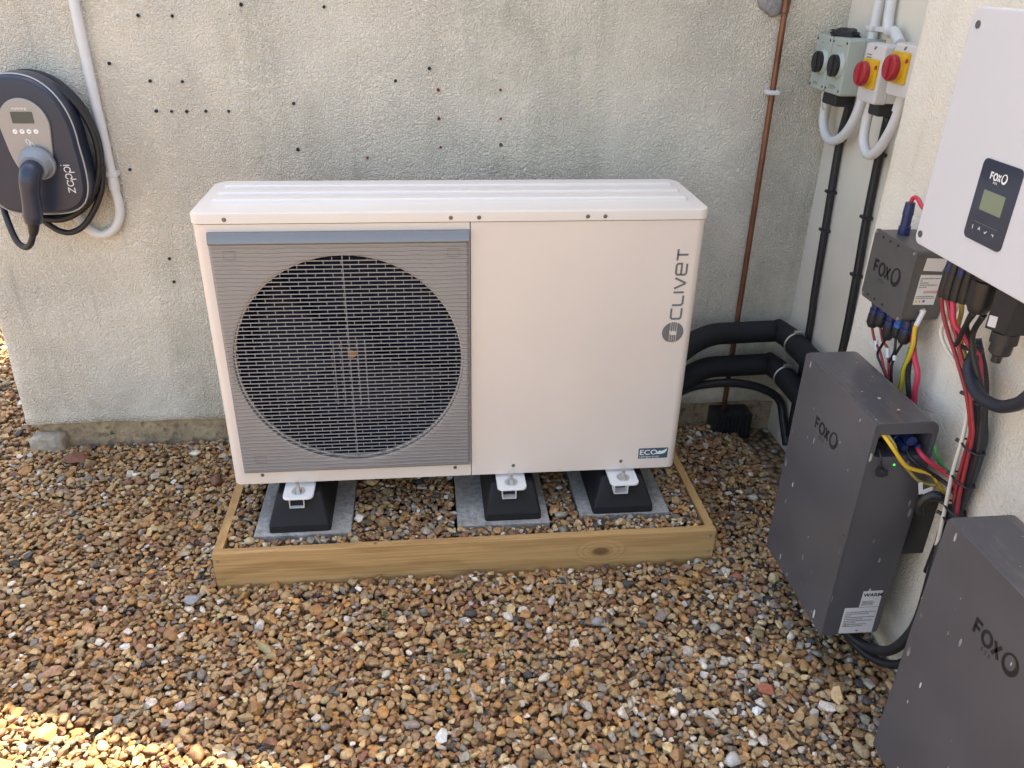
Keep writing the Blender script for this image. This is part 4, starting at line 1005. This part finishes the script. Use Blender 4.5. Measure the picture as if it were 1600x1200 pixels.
def gland(name, p, z0, z1, r, m, parent, nut=None):
    """ribbed screw connector hanging down"""
    x, y = p; L = z0-z1
    o = cyl(name, (x, y, z0), (x, y, z1+L*.40), r, m, parent, 14, [(0, r*.82), (.18, r*.82), (.2, r), (.5, r), (.52, r*.88), (.7, r*.88), (.72, r*1.02), (1, r*1.0)])
    cyl('nut', (x, y, z1+L*.40), (x, y, z1), r, nut or M_BLACK, o, 10, [(0, r*1.08), (.7, r*1.12), (1, r*.75)]); return o
for (y, z1, r, m_) in ((-.447, .852, .0075, M_BLUE), (-.469, .853, .008, M_BLACK), (-.490, .856, .008, M_BLUE), (-.511, .862, .008, M_BLACK)): gland('connector', (1.400, y-.008 if y > -.46 else y, ), .9735, z1, r, m_, iv)
gl = cyl('large_gland', (1.385, -.572, .9735), (1.385, -.572, .872), .026, M_BLACK, iv, 20, [(0, .017), (.45, .017), (.47, .0215), (.85, .0215), (1, .014)])
acp = thing('power_plug', 'black rectangular plug with white sticker hanging below the inverter', 'plug', (1.372, -.645, .82))
prism('shell', LEFT(1.368), [(.618, .9725), (.672, .9725), (.668, .872), (.618, .864)], -.040, 0, M_BLACK, acp, .004)
cyl('collar', (1.388, -.644, .868), (1.388, -.645, .850), .020, M_BLACK, acp, 16); cyl('nut', (1.388, -.645, .850), (1.388, -.643, .829), .0165, M_BLACK, acp, 10, [(0, .015), (.3, .0165), (.8, .0165), (1, .011)]); cyl('stub', (1.388, -.643, .829), (1.388, -.642, .816), .0075, M_BLACK, acp, 10)
prism('sticker', LEFT(1.3678), [(.6245, .889), (.6425, .893), (.6435, .875), (.6255, .871)], .0001, .0006, M_LABEL, acp)

# ------------------------------------------------------------------ junction box
jb = thing('junction_box', 'small grey metal junction box with plugs hanging underneath', 'junction box', (1.44, -.27, .755))
LJ = LEFT(1.405); JB = prism('body', LJ, rrect(.192, .344, .756, .898, [.010]*4, 4), -.079, -.0042, M_JBOX, jb, .001)
jl = prism('cover', LJ, rrect(.190, .346, .754, .900, [.010]*4, 4), -.004, 0, M_JBOX, jb, .0012)
fox_mark(LEFT(1.4049), .218, .817, .026, jl, M_INK)
for p in ((.197, .893), (.339, .893), (.197, .761), (.339, .761)): cyl('screw', (1.4052, -p[0], p[1]), (1.4036, -p[0], p[1]), .0032, M_ZINC, jl, 10)
for p in ((.225, .890), (.252, .890), (.281, .890), (.217, .765), (.245, .765), (.276, .765)): cyl('rivet', (1.4052, -p[0], p[1]), (1.4042, -p[0], p[1]), .0028, M_INK, jl, 8)
SJ = FRONT(-.3442)
lab = prism('rating_label', SJ, [(1.424, .792), (1.467, .791), (1.468, .852), (1.425, .853)], .0001, .0005, M_LABEL, jb)
printed_lines('print', FRONT(-.3448), small_print(1.427, 1.465, .826, .848, 5, 40)+small_print(1.427, 1.465, .804, .811, 2, 41), M_LOGO, lab)
font_text('warning_lettering', FRONT(-.3448), 'DANGER', 1.439, .8155, .0075, M_REDINK, lab)
for x, m_ in ((1.429, M_YELP), (1.436, M_YELP), (1.4445, M_BRBLUE)): prism('symbol', FRONT(-.3448), [(x-.0026, .7965), (x+.0026, .7965), (x, .8015)] if m_ is M_YELP else [(x+.0026*math.cos(k*.63), .799+.0026*math.sin(k*.63)) for k in range(10)], .0001, .0004, m_, lab)
prism('serial_label', SJ, [(1.427, .861), (1.466, .859), (1.472, .884), (1.429, .886)], .0001, .0005, M_LABEL, jb)
cyl('earth_stud', (1.447, -.3438, .779), (1.447, -.350, .779), .0062, M_ZINC, jb, 12, [(0, .0062), (.6, .0062), (1, .0035)])
for (y, z1, m_, mn) in ((-.203, .684, M_BLUE, None), (-.232, .697, M_BLUE, None), (-.266, .683, M_BLUE, None), (-.295, .700, M_BRBLUE, None), (-.323, .700, M_BLUE, None)): gland('connector', (1.440, y), .7575, z1, .0115 if m_ is M_BLUE else .0095, m_, jb)
cyl('top_connector', (1.440, -.233, .8985), (1.440, -.231, .962), .010, M_BLUE, jb, 12, [(0, .0115), (.25, .0115), (.27, .0095), (.6, .0095), (.62, .0105), (1, .009)])

# ------------------------------------------------------------------ batteries
def battery(label, y0, y1, z0, z1, opening):
    t = thing('battery', label, 'battery', (1.37, (y0+y1)/2, z0), 'wall batteries')
    x0, x1 = 1.30, 1.428
    sh_ = prism('case', FRONT(y0), rrect(x0+.0035, x1, z0, z1, (.006, .008, .022, .006), 6), -(y1-y0), 0, M_BATT, t, .0025)
    prism('front_plate', LEFT(x0), rrect(-y1-.0005, -y0+.0005, z0-.001, z1+.0005, (.004, .004, .007, .007), 4), -.0034, 0, M_BATT, t, .0014)
    if opening:
        boolean_cut(sh_, prism_bm(FRONT(y0), rrect(1.311, 1.417, z1-.074, z1-.025, [.007]*4, 4), -.075, .02))
        prism('terminal_board', FRONT(y0+.070), rrect(1.3112, 1.4168, z1-.0738, z1-.0252, [.007]*4, 4), 0, .002, M_BLACK, t)
        for x, zz, r, m_ in ((1.345, z1-.055, .008, M_BLACK), (1.375, z1-.058, .008, M_BLUE), (1.385, z1-.043, .013, M_BLUE), (1.402, z1-.057, .008, M_BLUE)):
            cyl('terminal', (x, y0+.068, zz), (x, y0+.008, zz-.004), r, m_, t, 14, [(0, r), (.5, r), (.52, r*.8), (1, r*.8)])
    box('mounting_pad', x1+.0005, XP+.002, y0+.012, y0+.05, z0+.20, z0+.33, M_BLACK, t, .004)
    box('mounting_pad', x1+.0005, XP+.002, y1-.06, y1-.02, z0+.20, z0+.33, M_BLACK, t, .004)
    return t
b1 = battery('dark grey wall battery with open wired side, next to the junction box', -.515, -.212, .106, .630, True)
fox_mark(LEFT(1.2999), .312, .503, .026, b1, M_INK)
wl_ = prism('warning_label', FRONT(-.5152), [(1.369, .182), (1.4125, .181), (1.412, .225), (1.3695, .225)], .0001, .0005, M_LABEL, b1)
font_text('label_lettering', FRONT(-.5158), 'WARM', 1.3715, .2105, .0125, M_INK, wl_, .0003, 1.06); printed_lines('print', FRONT(-.5158), small_print(1.372, 1.40, .186, .200, 4, 50), M_LOGO, wl_)
rl = prism('rating_label', FRONT(-.5152), [(1.339, .110), (1.4135, .1085), (1.4125, .180), (1.3385, .181)], .0001, .0005, M_LABEL, b1)
printed_lines('print', FRONT(-.5158), small_print(1.343, 1.409, .128, .172, 9, 51), M_LOGO, rl); printed_lines('red_print', FRONT(-.5158), small_print(1.375, 1.395, .113, .122, 1, 52), M_REDINK, rl)
prism('warning_symbol', FRONT(-.5158), [(1.345, .130), (1.353, .130), (1.349, .138)], .0001, .0004, M_YELP, rl)
led = mat('green_led', (.05, .8, .1), .3); led.node_tree.nodes['Principled BSDF'].inputs['Emission Color'].default_value = (.05, 1, .1, 1); led.node_tree.nodes['Principled BSDF'].inputs['Emission Strength'].default_value = .25
cyl('status_light', (1.357, -.5148, .538), (1.357, -.5162, .538), .0022, led, b1, 8)
kn = tube('cap_cord', [(1.322, -.505, .572), (1.321, -.522, .562), (1.324, -.524, .548), (1.328, -.524, .538)], .0020, M_BLACK, b1, 6)
cyl('hanging_cap', (1.322, -.526, .530), (1.338, -.526, .527), .0095, M_BLACK, kn, 14, [(0, .0095), (.5, .0095), (.55, .007), (1, .007)])
b2 = battery('dark grey wall battery splashed with white, standing below the inverter', -1.060, -.756, .072, .598, False)
fox_mark(LEFT(1.2999), .879, .478, .026, b2, M_INK)

# ------------------------------------------------------------------ loose wiring
def wire_thing(name, label, pts, r, m, group=None, seg=8): return tag(tube(name, pts, r, m, None, seg), label, 'cable', group)
G1 = 'red cables from inverter'
tail = lambda x, y: [(x, y, .40), (x, y-.005, .30)]
wire_thing('red_cable', 'red cable from the outermost inverter connector, lying left in the bundle', [(1.400, -.455, .853), (1.406, -.460, .827), (1.411, -.480, .798), (1.417, -.502, .771), (1.423, -.527, .740), (1.428, -.548, .712), (1.434, -.563, .681), (1.439, -.569, .658), (1.445, -.572, .634), (1.451, -.568, .577), (1.456, -.569, .506), (1.462, -.576, .449)]+tail(1.462, -.58), .0037, M_RED, G1)
wire_thing('red_cable', 'red cable lying right in the bundle, against the black sheath', [(1.400, -.470, .855), (1.405, -.491, .823), (1.410, -.514, .794), (1.415, -.528, .770), (1.420, -.544, .748), (1.425, -.561, .719), (1.430, -.573, .688), (1.435, -.579, .665), (1.440, -.584, .641), (1.445, -.585, .588), (1.450, -.587, .519), (1.455, -.592, .462)]+tail(1.455, -.595), .0037, M_RED, G1)
wire_thing('crimson_cable', 'bright crimson cable crossing behind the black leads below the inverter', [(1.398, -.490, .858), (1.400, -.506, .824), (1.410, -.518, .810), (1.420, -.532, .794), (1.440, -.540, .77), (1.45, -.555, .72)], .0050, M_CRIMSON)
wire_thing('white_cable', 'white cable bowing out left of the red bundle', [(1.405, -.470, .856), (1.420, -.459, .814), (1.423, -.447, .791), (1.425, -.450, .772), (1.428, -.472, .754), (1.431, -.501, .742), (1.434, -.526, .729), (1.436, -.543, .712), (1.439, -.554, .676), (1.440, -.562, .621), (1.443, -.561, .551), (1.446, -.567, .480)]+tail(1.448, -.574), .0038, M_WCABLE)
wire_thing('white_cable', 'white cable tucked between red bundle and wall', [(1.44, -.46, .88), (1.440, -.444, .794), (1.444, -.467, .761), (1.448, -.485, .744), (1.451, -.506, .720), (1.455, -.537, .666), (1.459, -.571, .613), (1.462, -.579, .549), (1.466, -.579, .484)]+tail(1.47, -.581), .0038, M_WCABLE)
wire_thing('olive_cable', 'olive yellow cable below the inverter connectors', [(1.400, -.511, .864), (1.420, -.490, .834), (1.430, -.479, .805), (1.440, -.474, .785), (1.455, -.50, .74)], .0042, M_OLIVE)
wire_thing('black_lead', 'thin black lead dropping from the big gland beside the crimson cable', [(1.385, -.562, .870), (1.395, -.544, .836), (1.410, -.540, .813), (1.425, -.539, .790), (1.440, -.532, .767)], .0045, M_CABLE, 'black leads from the gland')
wire_thing('black_lead', 'thin black lead crossing over and tied back under the gland', [(1.383, -.570, .870), (1.390, -.548, .836), (1.400, -.530, .801), (1.410, -.514, .786), (1.420, -.518, .783), (1.440, -.533, .780)], .0042, M_CABLE, 'black leads from the gland')
wire_thing('black_lead', 'straight black lead following the bundle down to the lower battery', [(1.392, -.580, .870), (1.406, -.551, .825), (1.413, -.553, .792), (1.422, -.567, .760), (1.432, -.579, .729), (1.440, -.586, .695), (1.446, -.587, .669), (1.452, -.595, .608), (1.458, -.591, .536), (1.463, -.577, .468), (1.465, -.556, .391), (1.465, -.55, .30)], .0052, M_CABLE, 'black leads from the gland')
wire_thing('black_sheath', 'thick black sheathed cable clipped up the pier wall', [(1.457, -.500, .790), (1.458, -.512, .765), (1.459, -.525, .745), (1.460, -.541, .719), (1.460, -.555, .687), (1.461, -.567, .655), (1.462, -.580, .624), (1.463, -.583, .558), (1.464, -.580, .499), (1.465, -.574, .43), (1.466, -.575, .35)], [.007, .011, .0125, .0125, .012, .012, .012, .0115, .011, .010, .010], M_NAVYCABLE, None, 12)
wire_thing('mains_cable', 'thick dark cable curving out towards the inverter plug side', [(1.446, -.522, .782), (1.434, -.534, .771), (1.424, -.544, .758), (1.417, -.565, .744), (1.411, -.595, .735), (1.405, -.628, .736), (1.399, -.666, .747), (1.392, -.698, .766), (1.386, -.725, .790), (1.382, -.755, .84), (1.39, -.775, .90), (1.40, -.78, .972)], .0108, M_NAVYCABLE, None, 14)
wire_thing('lower_cable', 'black cable sweeping down the pier and under the wired battery', [(1.466, -.565, .47), (1.462, -.565, .414), (1.455, -.575, .389), (1.446, -.592, .320), (1.436, -.607, .240), (1.426, -.606, .184), (1.415, -.581, .121), (1.400, -.533, .085), (1.385, -.48, .078), (1.38, -.40, .09)], .0105, M_CABLE, 'black cables under the battery', 12)
wire_thing('lower_cable', 'second black cable sagging just behind the one under the battery', [(1.474, -.575, .47), (1.472, -.575, .40), (1.464, -.592, .320), (1.455, -.615, .235), (1.445, -.620, .16), (1.432, -.595, .095), (1.412, -.54, .060), (1.395, -.47, .055), (1.39, -.40, .08)], .0095, M_CABLE, 'black cables under the battery', 12)
def tie(p, q, r=.003):
    t = thing('cable_tie', p, 'cable tie', q, 'cable ties round the wiring'); x, y, z = q
    V, F = tube_data([(x+.0155*math.cos(a*.5236), y+.026*math.sin(a*.5236), z+.002*math.sin(a*.5236)) for a in range(12)], .0022, 6, True); obj('strap', V, F, M_BLACK, t, True)
    cyl('tie_head', (x-.011, y+.019, z), (x-.016, y+.027, z+.001), .0036, M_BLACK, t, 8)
tie('black cable tie round the bundle beneath the inverter plug', (1.447, -.560, .700)); tie('black cable tie where the bundle meets the sheath halfway down', (1.453, -.578, .612))
tie('black cable tie beside the green earth wire', (1.455, -.578, .541)); tie('black cable tie beside the white wire tags', (1.458, -.578, .476)); tie('lowest black cable tie just above the splashed battery', (1.460, -.580, .452))
G2 = 'thin leads from the junction box'
wire_thing('thin_red_lead', 'thin red lead from the first junction box plug', [(1.440, -.203, .686), (1.442, -.215, .667), (1.443, -.228, .656), (1.445, -.248, .644), (1.447, -.262, .628), (1.448, -.271, .616), (1.455, -.292, .590), (1.46, -.30, .54)], .0028, M_RED, G2)
wire_thing('thin_red_lead', 'thin red lead from the second junction box plug', [(1.440, -.232, .699), (1.442, -.251, .673), (1.444, -.269, .665), (1.446, -.279, .646), (1.448, -.289, .625), (1.455, -.295, .59), (1.46, -.30, .54)], .0028, M_RED, G2)
wire_thing('thin_black_lead', 'thin black lead from the third junction box plug, bowing left', [(1.440, -.266, .686), (1.442, -.249, .654), (1.444, -.243, .635), (1.446, -.258, .622), (1.450, -.280, .605), (1.46, -.302, .57)], .0028, M_CABLE, G2)
wire_thing('thin_black_lead', 'thin black lead under the bright blue plug', [(1.440, -.295, .702), (1.442, -.300, .672), (1.445, -.291, .650), (1.448, -.284, .631), (1.455, -.297, .59), (1.46, -.30, .55)], .0028, M_CABLE, G2)
wire_thing('thin_black_lead', 'thin black lead from the last junction box plug', [(1.440, -.323, .702), (1.446, -.301, .666), (1.448, -.295, .648), (1.449, -.295, .628), (1.455, -.302, .59), (1.462, -.305, .55)], .0028, M_CABLE, G2)
for x, y, z, l in ((1.4435, -.231, .652, 'white wire marker sleeve on the first thin red lead'), (1.4452, -.275, .655, 'white wire marker sleeve on the second thin red lead'), (1.4462, -.2985, .660, 'white wire marker sleeve on the last thin black lead')):
    tag(cyl('wire_marker', (x, y+.005, z+.009), (x, y-.004, z-.009), .0042, M_LABEL, None, 10), l, 'wire marker', 'white wire markers')
ea = thing('earth_wire', 'yellow and green earth wire from the junction box stud', 'earth wire', (1.43, -.36, .60))
cyl('lug', (1.446, -.3515, .783), (1.437, -.3535, .752), .0045, M_LABEL, ea, 10, [(0, .0050), (1, .0048)])
tube('yellow_side', [(1.437, -.3535, .754), (1.436, -.354, .743), (1.438, -.358, .715), (1.443, -.350, .68), (1.448, -.338, .645), (1.456, -.332, .61), (1.46, -.33, .55)], .0042, M_YEL, ea, 10)
tube('green_side', [(1.4408, -.347, .70), (1.4445, -.343, .677), (1.4475, -.3335, .645), (1.4555, -.3275, .61), (1.4595, -.326, .55)], .0034, M_GRN, ea, 8)
wire_thing('black_battery_lead', 'black lead dropping behind the wired battery from the junction box', [(1.440, -.335, .757), (1.443, -.349, .727), (1.446, -.349, .697), (1.449, -.348, .662), (1.452, -.352, .632), (1.458, -.364, .59), (1.46, -.365, .53)], .0052, M_CABLE)
wire_thing('crimson_battery_lead', 'bright crimson lead dropping behind the wired battery', [(1.452, -.328, .757), (1.450, -.335, .72), (1.451, -.356, .682), (1.452, -.373, .663), (1.453, -.379, .645), (1.454, -.380, .623), (1.458, -.382, .59), (1.46, -.38, .53)], .0055, M_CRIMSON)
wire_thing('crimson_jumper', 'short crimson jumper looping from the junction box top plug', [(1.440, -.231, .957), (1.440, -.236, .972), (1.440, -.252, .974), (1.440, -.280, .962), (1.438, -.36, .955), (1.42, -.45, .985), (1.41, -.50, 1.0)], .0042, M_CRIMSON)
wire_thing('yellow_earth_wire', 'yellow earth wire leaving the open side of the wired battery', [(1.316, -.470, .596), (1.320, -.505, .604), (1.334, -.528, .586), (1.356, -.533, .559), (1.377, -.533, .541), (1.427, -.530, .523), (1.445, -.530, .502), (1.462, -.540, .475), (1.465, -.56, .44)], .0038, M_YEL)
wire_thing('green_earth_wire', 'yellow-green wire crossing the battery side to the white tags', [(1.324, -.470, .596), (1.328, -.508, .603), (1.340, -.524, .588), (1.352, -.527, .562), (1.375, -.528, .538), (1.399, -.530, .514), (1.420, -.530, .502), (1.44, -.535, .50)], .0032, M_OLIVE)
wire_thing('bright_green_wire', 'bright green wire curling from behind the wired battery', [(1.434, -.49, .59), (1.430, -.512, .573), (1.444, -.520, .543), (1.456, -.530, .531), (1.463, -.548, .529), (1.466, -.57, .525)], .0035, M_GRN)
wire_thing('short_crimson_lead', 'short crimson lead from battery terminals to the bundle', [(1.402, -.500, .568), (1.403, -.522, .561), (1.424, -.530, .545), (1.446, -.534, .532), (1.458, -.552, .521), (1.462, -.57, .50)], .0046, M_CRIMSON)
wire_thing('short_black_lead', 'short black lead under the crimson one at the battery terminals', [(1.380, -.500, .566), (1.384, -.522, .553), (1.41, -.530, .535), (1.440, -.532, .516), (1.458, -.55, .505), (1.464, -.57, .49)], .0040, M_CABLE)
tg = thing('wire_tags', 'pair of white paper wire tags beside the wired battery', 'wire tag', (1.42, -.54, .485))
for a_, b_, c_, d_ in (((1.397, .512), (1.405, .514), (1.413, .488), (1.405, .486)), ((1.411, .496), (1.428, .503), (1.430, .494), (1.413, .486))): prism('tag', FRONT(-.5415), [a_, d_, c_, b_], 0, .0008, M_LABEL, tg)
wire_thing('plug_cluster', 'black cable tail with plug ends below the white tags', [(1.455, -.555, .478), (1.440, -.548, .484), (1.425, -.540, .478), (1.418, -.536, .456), (1.424, -.536, .434)], [.006, .010, .0105, .009, .0065], M_BLACK, None, 12)
